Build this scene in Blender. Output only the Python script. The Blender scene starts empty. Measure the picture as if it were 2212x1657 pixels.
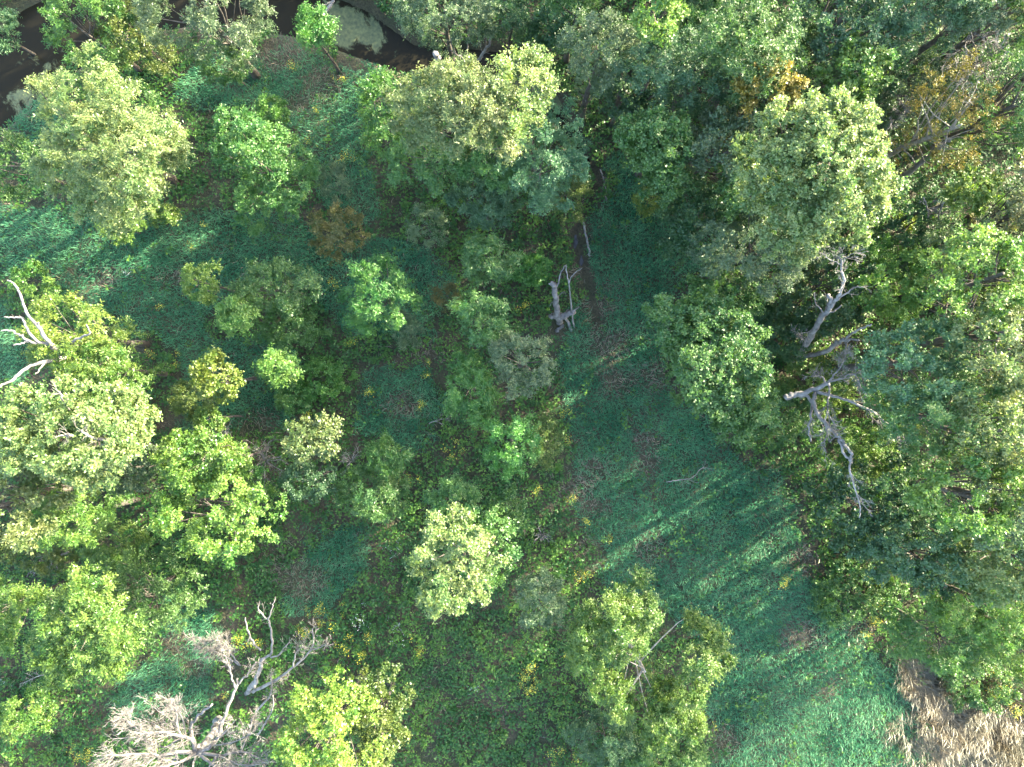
import bpy, math
import numpy as np

# ------------------------------------------------------------------ camera, sky, sun, exposure
sc = bpy.context.scene
COL = sc.collection
CAM_H = 40.0
cam_d = bpy.data.cameras.new("camera")
cam_d.sensor_width = 36.0
HFOV = math.radians(71.6)
cam_d.lens = 18.0 / math.tan(HFOV / 2)
cam_d.clip_start = 0.5
cam_d.clip_end = 3000
cam = bpy.data.objects.new("camera", cam_d)
cam.location = (0, 0, CAM_H)
cam.rotation_euler = (0, 0, 0)
COL.objects.link(cam)
sc.camera = cam

SUN_AZ = math.radians(31)      # measured from +X towards +Y
SUN_EL = math.radians(18)
world = bpy.data.worlds.new("World")
sc.world = world
world.use_nodes = True
wn = world.node_tree.nodes
wl = world.node_tree.links
bg = wn["Background"]
sky = wn.new("ShaderNodeTexSky")
sky.sky_type = 'NISHITA'
sky.sun_disc = False
sky.sun_elevation = SUN_EL
sky.sun_rotation = math.pi / 2 - SUN_AZ
sky.air_density = 1.0
sky.dust_density = 2.5
sky.ozone_density = 0.6
wl.new(sky.outputs[0], bg.inputs[0])
bg.inputs[1].default_value = 0.15
sun_d = bpy.data.lights.new("sun", 'SUN')
sun_d.energy = 4.1
sun_d.angle = math.radians(0.5)
sun_d.color = (1.0, 0.88, 0.65)
sun = bpy.data.objects.new("sun", sun_d)
COL.objects.link(sun)
sun.location = (60, 36, 60)
sun.rotation_euler = (math.pi / 2 - SUN_EL, 0, SUN_AZ + math.pi / 2)
vs = sc.view_settings
vs.view_transform = 'Standard'
vs.look = 'None'
vs.gamma = 1.0
vs.exposure = 3.75
vs.use_curve_mapping = False
cy = sc.cycles
cy.max_bounces = 7
cy.diffuse_bounces = 5
cy.glossy_bounces = 2
cy.transmission_bounces = 4
cy.use_denoising = True
cy.use_adaptive_sampling = False
cy.sample_clamp_indirect = 0.15

# ------------------------------------------------------------------ coordinates
W2, H2 = 2211.0, 1657.0
PXM = W2 / (2 * CAM_H * math.tan(HFOV / 2))      # picture units per metre on the ground
def at(u, v, h=0.0):
    k = (CAM_H - h) / CAM_H / PXM
    return np.array([(u - W2 / 2) * k, (H2 / 2 - v) * k, h])

def tx(o, t):    # tile coordinates (1659 px tiles) -> picture units
    return (o[0] + t[0] * 0.6173) * W2 / 4096, (o[1] + t[1] * 0.6173) * W2 / 4096

class VNoise:
    def __init__(self, seed, n=64):
        self.g = np.random.default_rng(seed).random((n, n)); self.n = n
    def __call__(self, x, y):
        n = self.n
        xi = np.floor(x).astype(int); yi = np.floor(y).astype(int)
        fx = x - xi; fy = y - yi
        fx = fx * fx * (3 - 2 * fx); fy = fy * fy * (3 - 2 * fy)
        g = self.g
        a = g[xi % n, yi % n]; b = g[(xi + 1) % n, yi % n]
        c = g[xi % n, (yi + 1) % n]; d = g[(xi + 1) % n, (yi + 1) % n]
        return (a * (1 - fx) + b * fx) * (1 - fy) + (c * (1 - fx) + d * fx) * fy
N1, N2, N3, N4 = VNoise(1), VNoise(2), VNoise(3), VNoise(4)
def fbm(N, x, y):
    return (N(x, y) + 0.5 * N(x * 2.1 + 7, y * 2.1 + 3) + 0.25 * N(x * 4.3 + 1, y * 4.3 + 9)) / 1.75

def poly_sd(px, py, poly):
    """signed distance (metres on the ground, positive inside) to a polygon given in picture units"""
    P = np.array([at(u, v)[:2] for u, v in poly])
    inside = np.zeros(px.shape, bool); dmin = np.full(px.shape, 1e9)
    n = len(P)
    for i in range(n):
        x1, y1 = P[i]; x2, y2 = P[(i + 1) % n]
        cond = ((y1 > py) != (y2 > py)) & (px < (x2 - x1) * (py - y1) / (y2 - y1 + 1e-12) + x1)
        inside ^= cond
        ex, ey = x2 - x1, y2 - y1
        t = np.clip(((px - x1) * ex + (py - y1) * ey) / (ex * ex + ey * ey + 1e-12), 0, 1)
        dmin = np.minimum(dmin, np.hypot(px - x1 - t * ex, py - y1 - t * ey))
    return np.where(inside, dmin, -dmin)

def line_d(px, py, pts):
    """distance to a polyline of (u, v, half width px), minus its half width, in metres"""
    d = np.full(px.shape, 1e9)
    for (a, b) in zip(pts[:-1], pts[1:]):
        x1, y1 = at(a[0], a[1])[:2]; x2, y2 = at(b[0], b[1])[:2]
        ex, ey = x2 - x1, y2 - y1
        t = np.clip(((px - x1) * ex + (py - y1) * ey) / (ex * ex + ey * ey + 1e-12), 0, 1)
        w = (a[2] + (b[2] - a[2]) * t) / PXM
        d = np.minimum(d, np.hypot(px - x1 - t * ex, py - y1 - t * ey) - w)
    return d

SLOUGH = [(-260, 330, 120), (-40, 190, 100), (80, 90, 95), (200, 10, 80), (420, -30, 80), (640, 10, 66), (770, 60, 58),
          (880, 120, 38), (1010, 132, 40), (1110, 145, 44), (1180, 205, 30), (1225, 265, 24), (1262, 330, 10), (1292, 375, 8),
          (1280, 430, 4), (1252, 480, 5), (1244, 520, 9), (1256, 560, 8), (1268, 600, 4), (1278, 645, 3), (1287, 690, 2)]
TRACK = [(1287, 690, 14), (1296, 740, 7), (1320, 800, 3), (1355, 890, 4), (1385, 960, 6), (1400, 1020, 8), (1412, 1110, 3), (1440, 1200, 2), (1480, 1290, 3)]
MEADOW = [(1195, 760), (1262, 600), (1290, 430), (1340, 340), (1460, 330), (1540, 420), (1530, 560), (1450, 660), (1440, 830), (1540, 960), (1690, 1020),
          (1700, 1180), (1780, 1280), (1900, 1390), (1965, 1460), (1960, 1540), (2060, 1670), (2080, 1750), (1540, 1750), (1540, 1470), (1440, 1330),
          (1300, 1290), (1262, 1130), (1235, 960), (1210, 880)]
GLADES = [[(-40, 480), (120, 500), (330, 470), (450, 480), (640, 500), (700, 560), (560, 590), (430, 640), (420, 760), (290, 720), (200, 640), (60, 590), (-40, 560)],
          [(420, 150), (620, 120), (780, 160), (820, 230), (780, 330), (840, 440), (760, 470), (690, 330), (560, 230), (420, 230)],
          [(700, 560), (800, 540), (930, 560), (960, 620), (930, 740), (760, 740), (700, 660)],
          [(800, 790), (940, 780), (960, 860), (880, 960), (780, 900)],
          [(660, 1170), (800, 1140), (810, 1230), (720, 1270), (640, 1300)],
          [(370, 1290), (470, 1310), (480, 1420), (400, 1520), (300, 1530), (280, 1480), (380, 1400)],
          [(-40, 650), (30, 640), (40, 800), (-40, 850)],
          [(540, 760), (620, 800), (600, 900), (420, 920), (400, 760)],
          [(30, 230), (110, 190), (130, 290), (60, 330)]]
TANGRASS = [(1950, 1420), (2030, 1425), (2090, 1470), (2190, 1500), (2300, 1540), (2300, 1750), (2120, 1750), (2040, 1640), (1965, 1550)]
DRYSPOTS = [(1290, 660, 45), (1310, 745, 60), (1245, 590, 35), (1400, 950, 35), (1395, 1000, 30), (640, 1240, 60), (920, 760, 45), (880, 870, 40), (1245, 1050, 35),
            (1310, 620, 30), (560, 600, 25), (380, 600, 30), (650, 230, 40), (700, 180, 45), (600, 120, 50), (560, 900, 35), (480, 1400, 40), (520, 960, 40),
            (1280, 1000, 28), (1250, 1180, 40), (1400, 1190, 30), (1740, 1210, 40), (1850, 1340, 45), (1330, 820, 40), (1420, 810, 35), (1730, 1370, 35), (1780, 1490, 25),
            (600, 1180, 40), (380, 1390, 35), (420, 1440, 30), (1545, 1600, 45), (960, 780, 30), (1290, 1090, 25), (230, 600, 30), (160, 590, 25)]

def ground_z(x, y):
    d = line_d(x, y, SLOUGH)
    carve = np.clip((0.35 - d) / 0.9, 0, 1)
    carve = carve * carve * (3 - 2 * carve)
    dt = line_d(x, y, TRACK)
    rut = np.clip((0.15 - dt) / 0.4, 0, 1)
    bump = (fbm(N1, x * 0.16 + 20, y * 0.16 + 20) - 0.5) * 0.9 + (fbm(N2, x * 0.9, y * 0.9) - 0.5) * 0.22
    damp = np.clip(np.hypot(x, y) / 60 - 0.6, 0, 1)
    return bump * (1 - 0.0 * damp) * (1 - carve * 0.8) - carve * 0.95 - rut * 0.07
WATER_Z = -0.55

# ------------------------------------------------------------------ materials
def new_mat(name):
    m = bpy.data.materials.new(name); m.use_nodes = True
    nt = m.node_tree; nt.nodes.clear()
    out = nt.nodes.new("ShaderNodeOutputMaterial")
    return m, nt, out
def N(nt, t, **kw):
    n = nt.nodes.new(t)
    for k, v in kw.items():
        setattr(n, k, v)
    return n
def rgb(c): return (c[0], c[1], c[2], 1.0)

def leaf_mat(name, dark, light, trans=0.42, gloss=0.025, patch=0.5, jitter=0.18, rough=0.45):
    m, nt, out = new_mat(name)
    L = nt.links
    at_ = N(nt, "ShaderNodeAttribute", attribute_name="tint")
    ramp = N(nt, "ShaderNodeMix", data_type='RGBA')
    ramp.inputs[6].default_value = rgb(dark); ramp.inputs[7].default_value = rgb(light)
    geo = N(nt, "ShaderNodeNewGeometry")
    noi = N(nt, "ShaderNodeTexNoise"); noi.inputs["Scale"].default_value = 0.9; noi.inputs["Detail"].default_value = 3
    L.new(geo.outputs["Position"], noi.inputs["Vector"])
    ma = N(nt, "ShaderNodeMath", operation='MULTIPLY_ADD'); ma.inputs[1].default_value = patch; ma.inputs[2].default_value = -patch * 0.5
    L.new(noi.outputs["Fac"], ma.inputs[0])
    add = N(nt, "ShaderNodeMath", operation='ADD', use_clamp=True)
    L.new(at_.outputs["Fac"], add.inputs[0]); L.new(ma.outputs[0], add.inputs[1])
    L.new(add.outputs[0], ramp.inputs[0])
    oi = N(nt, "ShaderNodeObjectInfo")
    hsv = N(nt, "ShaderNodeHueSaturation")
    mh = N(nt, "ShaderNodeMapRange"); mh.inputs[3].default_value = 0.5 - 0.008; mh.inputs[4].default_value = 0.5 + 0.008
    mv = N(nt, "ShaderNodeMapRange"); mv.inputs[3].default_value = 1 - jitter; mv.inputs[4].default_value = 1 + jitter
    L.new(oi.outputs["Random"], mh.inputs[0]); L.new(oi.outputs["Random"], mv.inputs[0])
    L.new(mh.outputs[0], hsv.inputs["Hue"]); L.new(mv.outputs[0], hsv.inputs["Value"])
    L.new(ramp.outputs[2], hsv.inputs["Color"])
    dif = N(nt, "ShaderNodeBsdfDiffuse")
    trn = N(nt, "ShaderNodeBsdfTranslucent")
    tc = N(nt, "ShaderNodeMix", data_type='RGBA', blend_type='MULTIPLY'); tc.inputs[0].default_value = 1.0
    tc.inputs[7].default_value = (1.12, 1.25, 0.6, 1)
    L.new(hsv.outputs[0], tc.inputs[6]); L.new(hsv.outputs[0], dif.inputs[0]); L.new(tc.outputs[2], trn.inputs[0])
    mx = N(nt, "ShaderNodeMixShader"); mx.inputs[0].default_value = trans
    L.new(dif.outputs[0], mx.inputs[1]); L.new(trn.outputs[0], mx.inputs[2])
    gl = N(nt, "ShaderNodeBsdfGlossy"); gl.inputs["Roughness"].default_value = rough
    gl.inputs[0].default_value = (0.9, 0.95, 0.9, 1)
    mx2 = N(nt, "ShaderNodeMixShader"); mx2.inputs[0].default_value = gloss
    L.new(mx.outputs[0], mx2.inputs[1]); L.new(gl.outputs[0], mx2.inputs[2])
    L.new(mx2.outputs[0], out.inputs[0])
    return m

PAL = {
    'pale':  ((0.054, 0.110, 0.030), (0.172, 0.200, 0.072)),
    'lime':  ((0.034, 0.106, 0.016), (0.134, 0.202, 0.037)),
    'green': ((0.025, 0.085, 0.019), (0.086, 0.154, 0.037)),
    'vivid': ((0.024, 0.100, 0.016), (0.086, 0.182, 0.031)),
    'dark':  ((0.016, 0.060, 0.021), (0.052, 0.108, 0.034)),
    'blue':  ((0.024, 0.078, 0.034), (0.080, 0.146, 0.062)),
    'grey':  ((0.042, 0.086, 0.039), (0.120, 0.160, 0.080)),
    'olive': ((0.036, 0.074, 0.016), (0.112, 0.140, 0.030)),
    'orange': ((0.080, 0.095, 0.020), (0.240, 0.170, 0.030)),
    'rust':  ((0.052, 0.062, 0.016), (0.140, 0.110, 0.030)),
    'yellow': ((0.050, 0.118, 0.016), (0.176, 0.220, 0.040)),
    'pink':  ((0.085, 0.108, 0.045), (0.205, 0.185, 0.085)),
}
LEAF = {k: leaf_mat("leaf_" + k, *v) for k, v in PAL.items()}

def wood_mat(name, c1, c2, scale=5.0):
    m, nt, out = new_mat(name); L = nt.links
    tcn = N(nt, "ShaderNodeTexCoord")
    noi = N(nt, "ShaderNodeTexNoise"); noi.inputs["Scale"].default_value = scale; noi.inputs["Detail"].default_value = 6
    L.new(tcn.outputs["Object"], noi.inputs["Vector"])
    cr = N(nt, "ShaderNodeValToRGB")
    cr.color_ramp.elements[0].position = 0.32; cr.color_ramp.elements[0].color = rgb(c1)
    cr.color_ramp.elements[1].position = 0.68; cr.color_ramp.elements[1].color = rgb(c2)
    L.new(noi.outputs["Fac"], cr.inputs[0])
    p = N(nt, "ShaderNodeBsdfPrincipled"); p.inputs["Roughness"].default_value = 0.85
    bmp = N(nt, "ShaderNodeBump"); bmp.inputs["Strength"].default_value = 0.5; bmp.inputs["Distance"].default_value = 0.02
    L.new(noi.outputs["Fac"], bmp.inputs["Height"]); L.new(bmp.outputs[0], p.inputs["Normal"])
    L.new(cr.outputs[0], p.inputs["Base Color"]); L.new(p.outputs[0], out.inputs[0])
    return m
BARK = wood_mat("bark", (0.028, 0.024, 0.019), (0.075, 0.066, 0.053))
PALEBARK = wood_mat("pale_bark", (0.16, 0.14, 0.11), (0.34, 0.31, 0.26))
DEADWOOD = wood_mat("dead_wood", (0.060, 0.056, 0.053), (0.170, 0.162, 0.154), 3.5)
GREYWOOD = wood_mat("grey_dead_wood", (0.075, 0.07, 0.065), (0.20, 0.19, 0.178), 3.5)

def ground_mat():
    m, nt, out = new_mat("soil_and_litter"); L = nt.links
    geo = N(nt, "ShaderNodeNewGeometry")
    n1 = N(nt, "ShaderNodeTexNoise"); n1.inputs["Scale"].default_value = 0.35; n1.inputs["Detail"].default_value = 6
    n2 = N(nt, "ShaderNodeTexNoise"); n2.inputs["Scale"].default_value = 9.0; n2.inputs["Detail"].default_value = 5
    for n in (n1, n2): L.new(geo.outputs["Position"], n.inputs["Vector"])
    c1 = N(nt, "ShaderNodeValToRGB")
    c1.color_ramp.elements[0].position = 0.38; c1.color_ramp.elements[0].color = (0.020, 0.030, 0.011, 1)
    c1.color_ramp.elements[1].position = 0.62; c1.color_ramp.elements[1].color = (0.048, 0.042, 0.024, 1)
    L.new(n1.outputs["Fac"], c1.inputs[0])
    c2 = N(nt, "ShaderNodeValToRGB")
    c2.color_ramp.elements[0].position = 0.3; c2.color_ramp.elements[0].color = (0.45, 0.45, 0.45, 1)
    c2.color_ramp.elements[1].position = 0.75; c2.color_ramp.elements[1].color = (1.5, 1.4, 1.25, 1)
    L.new(n2.outputs["Fac"], c2.inputs[0])
    mul = N(nt, "ShaderNodeMix", data_type='RGBA', blend_type='MULTIPLY'); mul.inputs[0].default_value = 1
    L.new(c1.outputs[0], mul.inputs[6]); L.new(c2.outputs[0], mul.inputs[7])
    p = N(nt, "ShaderNodeBsdfPrincipled"); p.inputs["Roughness"].default_value = 0.95
    b = N(nt, "ShaderNodeBump"); b.inputs["Strength"].default_value = 0.8; b.inputs["Distance"].default_value = 0.08
    L.new(n2.outputs["Fac"], b.inputs["Height"]); L.new(b.outputs[0], p.inputs["Normal"])
    L.new(mul.outputs[2], p.inputs["Base Color"]); L.new(p.outputs[0], out.inputs[0])
    return m

def water_mat():
    m, nt, out = new_mat("slough_water"); L = nt.links
    geo = N(nt, "ShaderNodeNewGeometry")
    n1 = N(nt, "ShaderNodeTexNoise"); n1.inputs["Scale"].default_value = 0.8; n1.inputs["Detail"].default_value = 12; n1.inputs["Roughness"].default_value = 0.72
    n1.inputs["Distortion"].default_value = 0.6
    L.new(geo.outputs["Position"], n1.inputs["Vector"])
    n2 = N(nt, "ShaderNodeTexNoise"); n2.inputs["Scale"].default_value = 6; n2.inputs["Detail"].default_value = 6
    L.new(geo.outputs["Position"], n2.inputs["Vector"])
    cr = N(nt, "ShaderNodeValToRGB")
    cr.color_ramp.elements[0].position = 0.49; cr.color_ramp.elements[0].color = (0, 0, 0, 1)
    cr.color_ramp.elements[1].position = 0.58; cr.color_ramp.elements[1].color = (1, 1, 1, 1)
    wa = N(nt, "ShaderNodeAttribute", attribute_name="tint")
    ad = N(nt, "ShaderNodeMath", operation='ADD'); L.new(n1.outputs["Fac"], ad.inputs[0]); L.new(wa.outputs['Fac'], ad.inputs[1])
    L.new(ad.outputs[0], cr.inputs[0])
    wc = N(nt, "ShaderNodeBsdfPrincipled"); wc.inputs["Base Color"].default_value = (0.012, 0.011, 0.007, 1); wc.inputs["Roughness"].default_value = 0.22; wc.inputs["Specular IOR Level"].default_value = 0.10
    wc.inputs["IOR"].default_value = 1.33
    bp = N(nt, "ShaderNodeBump"); bp.inputs["Strength"].default_value = 0.15; bp.inputs["Distance"].default_value = 0.02
    L.new(n2.outputs["Fac"], bp.inputs["Height"]); L.new(bp.outputs[0], wc.inputs["Normal"])
    dc = N(nt, "ShaderNodeValToRGB")
    dc.color_ramp.elements[0].position = 0.3; dc.color_ramp.elements[0].color = (0.030, 0.042, 0.015, 1)
    dc.color_ramp.elements[1].position = 0.7; dc.color_ramp.elements[1].color = (0.085, 0.100, 0.034, 1)
    L.new(n2.outputs["Fac"], dc.inputs[0])
    dw = N(nt, "ShaderNodeBsdfPrincipled"); dw.inputs["Roughness"].default_value = 0.7
    L.new(dc.outputs[0], dw.inputs["Base Color"])
    mx = N(nt, "ShaderNodeMixShader")
    L.new(cr.outputs[0], mx.inputs[0]); L.new(wc.outputs[0], mx.inputs[1]); L.new(dw.outputs[0], mx.inputs[2])
    L.new(mx.outputs[0], out.inputs[0])
    return m

# ------------------------------------------------------------------ mesh helpers
def fast_mesh(name, V, F, mat, tint=None, smooth=False):
    """V (n,3), F list of face-index arrays (each (k, 3) or (k, 4))"""
    me = bpy.data.meshes.new(name)
    V = np.ascontiguousarray(V, np.float32)
    me.vertices.add(len(V)); me.vertices.foreach_set("co", V.ravel())
    loops = np.concatenate([f.ravel() for f in F]).astype(np.int32)
    counts = np.concatenate([np.full(len(f), f.shape[1], np.int32) for f in F])
    starts = np.concatenate([[0], np.cumsum(counts)[:-1]]).astype(np.int32)
    me.loops.add(len(loops)); me.loops.foreach_set("vertex_index", loops)
    me.polygons.add(len(counts)); me.polygons.foreach_set("loop_start", starts); me.polygons.foreach_set("loop_total", counts)
    if smooth:
        me.polygons.foreach_set("use_smooth", np.ones(len(counts), bool))
    if tint is not None:
        a = me.attributes.new("tint", 'FLOAT', 'POINT'); a.data.foreach_set("value", np.ascontiguousarray(tint, np.float32))
    me.materials.append(mat)
    me.update(calc_edges=True)
    return me

def link(name, me, parent=None, loc=(0, 0, 0)):
    o = bpy.data.objects.new(name, me); COL.objects.link(o)
    o.location = loc
    if parent is not None: o.parent = parent
    return o
def tag(o, label=None, cat=None, group=None, kind=None):
    if label: o["label"] = label
    if cat: o["category"] = cat
    if group: o["group"] = group
    if kind: o["kind"] = kind
    return o
def empty(name, loc):
    o = bpy.data.objects.new(name, None); COL.objects.link(o); o.location = loc; o.empty_display_size = 0.3
    return o

class Tubes:
    def __init__(self): self.V = []; self.F = []; self.n = 0
    def add(self, pts, rad, sides=6, caps=True):
        pts = np.asarray(pts, float); rad = np.asarray(rad, float); k = len(pts)
        t = np.gradient(pts, axis=0); t /= np.linalg.norm(t, axis=1)[:, None] + 1e-9
        ref = np.array([0.31, 0.17, 0.93]) if abs(t[0, 2]) < 0.9 else np.array([1.0, 0.1, 0])
        s = np.cross(t, ref); s /= np.linalg.norm(s, axis=1)[:, None] + 1e-9
        b = np.cross(s, t)
        an = np.arange(sides) / sides * 2 * math.pi
        ring = pts[:, None] + rad[:, None, None] * (np.cos(an)[None, :, None] * s[:, None] + np.sin(an)[None, :, None] * b[:, None])
        base = self.n
        self.V.append(ring.reshape(-1, 3))
        i = np.arange(k - 1)[:, None] * sides; j = np.arange(sides)[None]; j2 = (j + 1) % sides
        q = np.stack([i + j, i + j2, i + sides + j2, i + sides + j], -1).reshape(-1, 4) + base
        self.F.append(q)
        self.n += k * sides
        if not caps: return
        # end caps as fans
        self.V.append(np.array([pts[0], pts[-1]])); c0, c1 = self.n, self.n + 1; self.n += 2
        jj = np.arange(sides); jn = (jj + 1) % sides
        self.F.append(np.stack([np.full(sides, c0), base + jn, base + jj], -1))
        e = base + (k - 1) * sides
        self.F.append(np.stack([np.full(sides, c1), e + jj, e + jn], -1))
    def mesh(self, name, mat):
        return fast_mesh(name, np.concatenate(self.V), self.F, mat, smooth=True)

def norm(a): return a / (np.linalg.norm(a, axis=-1, keepdims=True) + 1e-9)

def leaves(P, A, NRM, Ln, Wd, fold=0.18):
    """pointed leaves, one face each; P stalk, A axis, NRM normal"""
    S = norm(np.cross(A, NRM)); NN = np.cross(S, A)
    b = P + A * (Ln * 0.1)[:, None]
    l = b + S * (Wd * 0.5)[:, None]; r = b - S * (Wd * 0.5)[:, None] + A * (Ln * 0.18)[:, None]
    tip = P + A * Ln[:, None] - NN * (Ln * 0.08)[:, None]
    V = np.stack([l, tip, r], 1).reshape(-1, 3)
    F = np.arange(len(P) * 3).reshape(-1, 3)
    return V, F

# style: leaf length, leaf width, clump radius, twigs per clump, leaves per twig, twig length factor, up bias, droop, flat
STYLE = {
    'maple':  dict(L=0.132, W=0.104, rc=0.23, T=8, M=5, tl=1.45, up=0.45, droop=0.10, nrm=0.45),
    'ash':    dict(L=0.140, W=0.058, rc=0.25, T=6, M=9, tl=1.75, up=0.30, droop=0.40, nrm=0.40),
    'willow': dict(L=0.120, W=0.046, rc=0.22, T=8, M=9, tl=1.60, up=0.35, droop=0.30, nrm=0.55),
    'shoot':  dict(L=0.120, W=0.075, rc=0.23, T=6, M=8, tl=2.60, up=1.10, droop=0.0, nrm=0.45),
    'shrub':  dict(L=0.108, W=0.082, rc=0.20, T=7, M=5, tl=1.40, up=0.5,  droop=0.10, nrm=0.5),
    'thin':   dict(L=0.095, W=0.058, rc=0.21, T=6, M=5, tl=1.60, up=0.4,  droop=0.15, nrm=0.6),
}

def auto_lobes(rng, rx, ry, zb, zt, spr=1.0):
    """an uneven dome of many small lobes with sprays sticking out of it"""
    r = (rx + ry) / 2; hgt = zt - zb
    rl = float(np.clip(0.16 + 0.19 * r, 0.24, 0.66))
    cz = zb + 0.42 * hgt
    n = int(2.3 * (r / rl) ** 2 * (0.65 + 0.3 * min(2.0, hgt / (2 * r)))) + 3
    ph = rng.random(3) * 6.28; k3 = rng.integers(2, 4); k5 = rng.integers(4, 7)
    zc = 1 - (np.arange(n) + 0.5) / n * 1.5; zc = np.clip(zc + rng.normal(0, 0.08, n), -0.55, 0.99)
    an = np.arange(n) * 2.39996 + rng.normal(0, 0.25, n) + ph[0]
    out = []
    def put(a, z, f, s):
        q = math.sqrt(max(0, 1 - z * z))
        zz = cz + z * ((zt - cz) if z > 0 else (cz - zb)) * (f if z > 0 else 1) - s * 0.4
        out.append((math.cos(a) * rx * q * f, math.sin(a) * ry * q * f, zz, s, s, s * 0.8))
    for i in range(n):
        if rng.random() < 0.13: continue
        f = 0.78 + 0.16 * math.sin(k3 * an[i] + ph[1]) + 0.12 * math.sin(k5 * an[i] + ph[2]) + rng.normal(0, 0.10)
        f = min(max(f, 0.45), 1.08)
        put(an[i], zc[i], f, rl * rng.uniform(0.6, 1.3))
    for i in range(int((6 + 6 * r) * spr)):
        a = rng.random() * 6.28; z = rng.uniform(-0.2, 0.9); f = rng.uniform(0.92, 1.16)
        put(a, z, f, rl * rng.uniform(0.28, 0.45)); put(a, z, f - 0.14, rl * rng.uniform(0.4, 0.55))
        if rng.random() < 0.4: put(a + rng.normal(0, .05), z, f + 0.12, rl * rng.uniform(0.18, 0.32))
    return out

def crown_geometry(rng, lobes, style, dens=1.0):
    st = STYLE[style]
    LB = np.array(lobes)
    rc = st['rc']
    mid = LB[:, :3].mean(0); mid[2] -= 0.4
    C = []; O = []; LT = []
    zmid = np.median(LB[:, 2]) - 0.5
    for i, (cx, cy_, cz, ax, ay, az) in enumerate(LB):
        area = 2 * math.pi * (ax * ay + (ax + ay) / 2 * az) * 0.55
        n = max(3, int(area / (math.pi * rc * rc) * dens * (1.05 if cz > zmid else 0.45)))
        outw = norm(np.array([cx, cy_, cz]) - mid)
        d = norm(rng.normal(size=(n * 4, 3)))
        d = d[(d @ outw > -0.45) & (d[:, 2] > -0.5)][:n]
        rr = rng.uniform(0.55, 1.05, len(d))[:, None]
        p = np.array([cx, cy_, cz]) + d * np.array([ax, ay, az]) * rr
        q = (p[:, None] - LB[None, :, :3]) / LB[None, :, 3:]
        q2 = (q * q).sum(2); q2[:, i] = 9
        keep = q2.min(1) > 0.42
        C.append(p[keep]); O.append(norm(d[keep] + outw * 0.5)); LT.append(np.full(keep.sum(), rng.normal(0, 0.17)))
    C = np.concatenate(C); O = np.concatenate(O); LT = np.concatenate(LT)
    nC = len(C); T, M = st['T'], st['M']
    csize = rc * rng.uniform(0.65, 1.3, nC)
    ctint = LT + rng.normal(0, 0.08, nC)
    up = np.array([0, 0, 1.0])
    D = norm(O[:, None] * 0.7 + up * st['up'] + rng.normal(size=(nC, T, 3)) * 0.6)      # twig directions
    TL = csize[:, None] * st['tl'] * rng.uniform(0.55, 1.1, (nC, T))
    start = C[:, None] - O[:, None] * csize[:, None, None] * 0.45 + rng.normal(size=(nC, T, 3)) * 0.2 * csize[:, None, None]
    t = (np.arange(M) + 0.5) / M
    tt = np.clip(t[None, None] + rng.normal(0, 0.05, (nC, T, M)), 0.05, 1.05)
    pos = start[:, :, None] + D[:, :, None] * (TL[:, :, None] * tt)[..., None]
    pos[..., 2] -= st['droop'] * TL[:, :, None] * tt ** 2 * 0.6
    side = norm(np.cross(D, up + rng.normal(size=D.shape) * 0.25))
    sgn = np.where(np.arange(M) % 2 == 0, 1.0, -1.0)[None, None, :, None]
    A = norm(D[:, :, None] * 0.6 + side[:, :, None] * sgn * 0.8 + rng.normal(size=pos.shape) * 0.35 - up * st['droop'] * 0.5)
    NR = norm(up * 0.65 + O[:, None, None] * 0.55 + rng.normal(size=pos.shape) * st['nrm'])
    k = nC * T * M
    Ln = st['L'] * rng.uniform(0.6, 1.25, k); Wd = st['W'] * rng.uniform(0.7, 1.2, k)
    tint = (0.42 + ctint[:, None, None] + rng.normal(0, 0.16, (nC, T, M)) + 0.22 * (tt - 0.5)).reshape(-1)
    V, F = leaves(pos.reshape(-1, 3), A.reshape(-1, 3), NR.reshape(-1, 3), Ln, Wd)
    return V, F, np.repeat(np.clip(tint, 0, 1), 3), C, O

def trunk_geometry(rng, h, zb, r_crown, C, base_r, n_limb, lean=(0, 0)):
    tb = Tubes()
    ztop = zb + (h - zb) * 0.62
    k = 7
    z = np.linspace(-0.25, ztop, k)
    wob = np.cumsum(rng.normal(0, 0.05 + 0.008 * h, (k, 2)), axis=0); wob -= wob[0]
    f = z.clip(0) / ztop
    px = np.stack([wob[:, 0] * f + lean[0] * f, wob[:, 1] * f + lean[1] * f, z], 1)
    rad = base_r * (1 - 0.72 * np.clip(f, 0, 1)) * np.where(z < 0.05, 1.35, 1)
    tb.add(px, rad, 8)
    if len(C):
        idx = rng.choice(len(C), min(n_limb, len(C)), replace=False)
        for i in idx:
            c = C[i]
            f0 = rng.uniform(0.38, 0.98)
            s = np.array([np.interp(f0 * ztop, z, px[:, 0]), np.interp(f0 * ztop, z, px[:, 1]), min(f0 * ztop, c[2])])
            mid = s * 0.5 + c * 0.5 + np.array([rng.normal(0, .1), rng.normal(0, .1), -0.12 * np.linalg.norm(c - s)])
            m2 = s * 0.2 + c * 0.8 + rng.normal(0, .06, 3)
            r0 = base_r * rng.uniform(0.14, 0.28)
            tb.add([s, mid, m2, c], [r0, r0 * .7, r0 * .4, r0 * .15], 5)
    return tb

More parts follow.
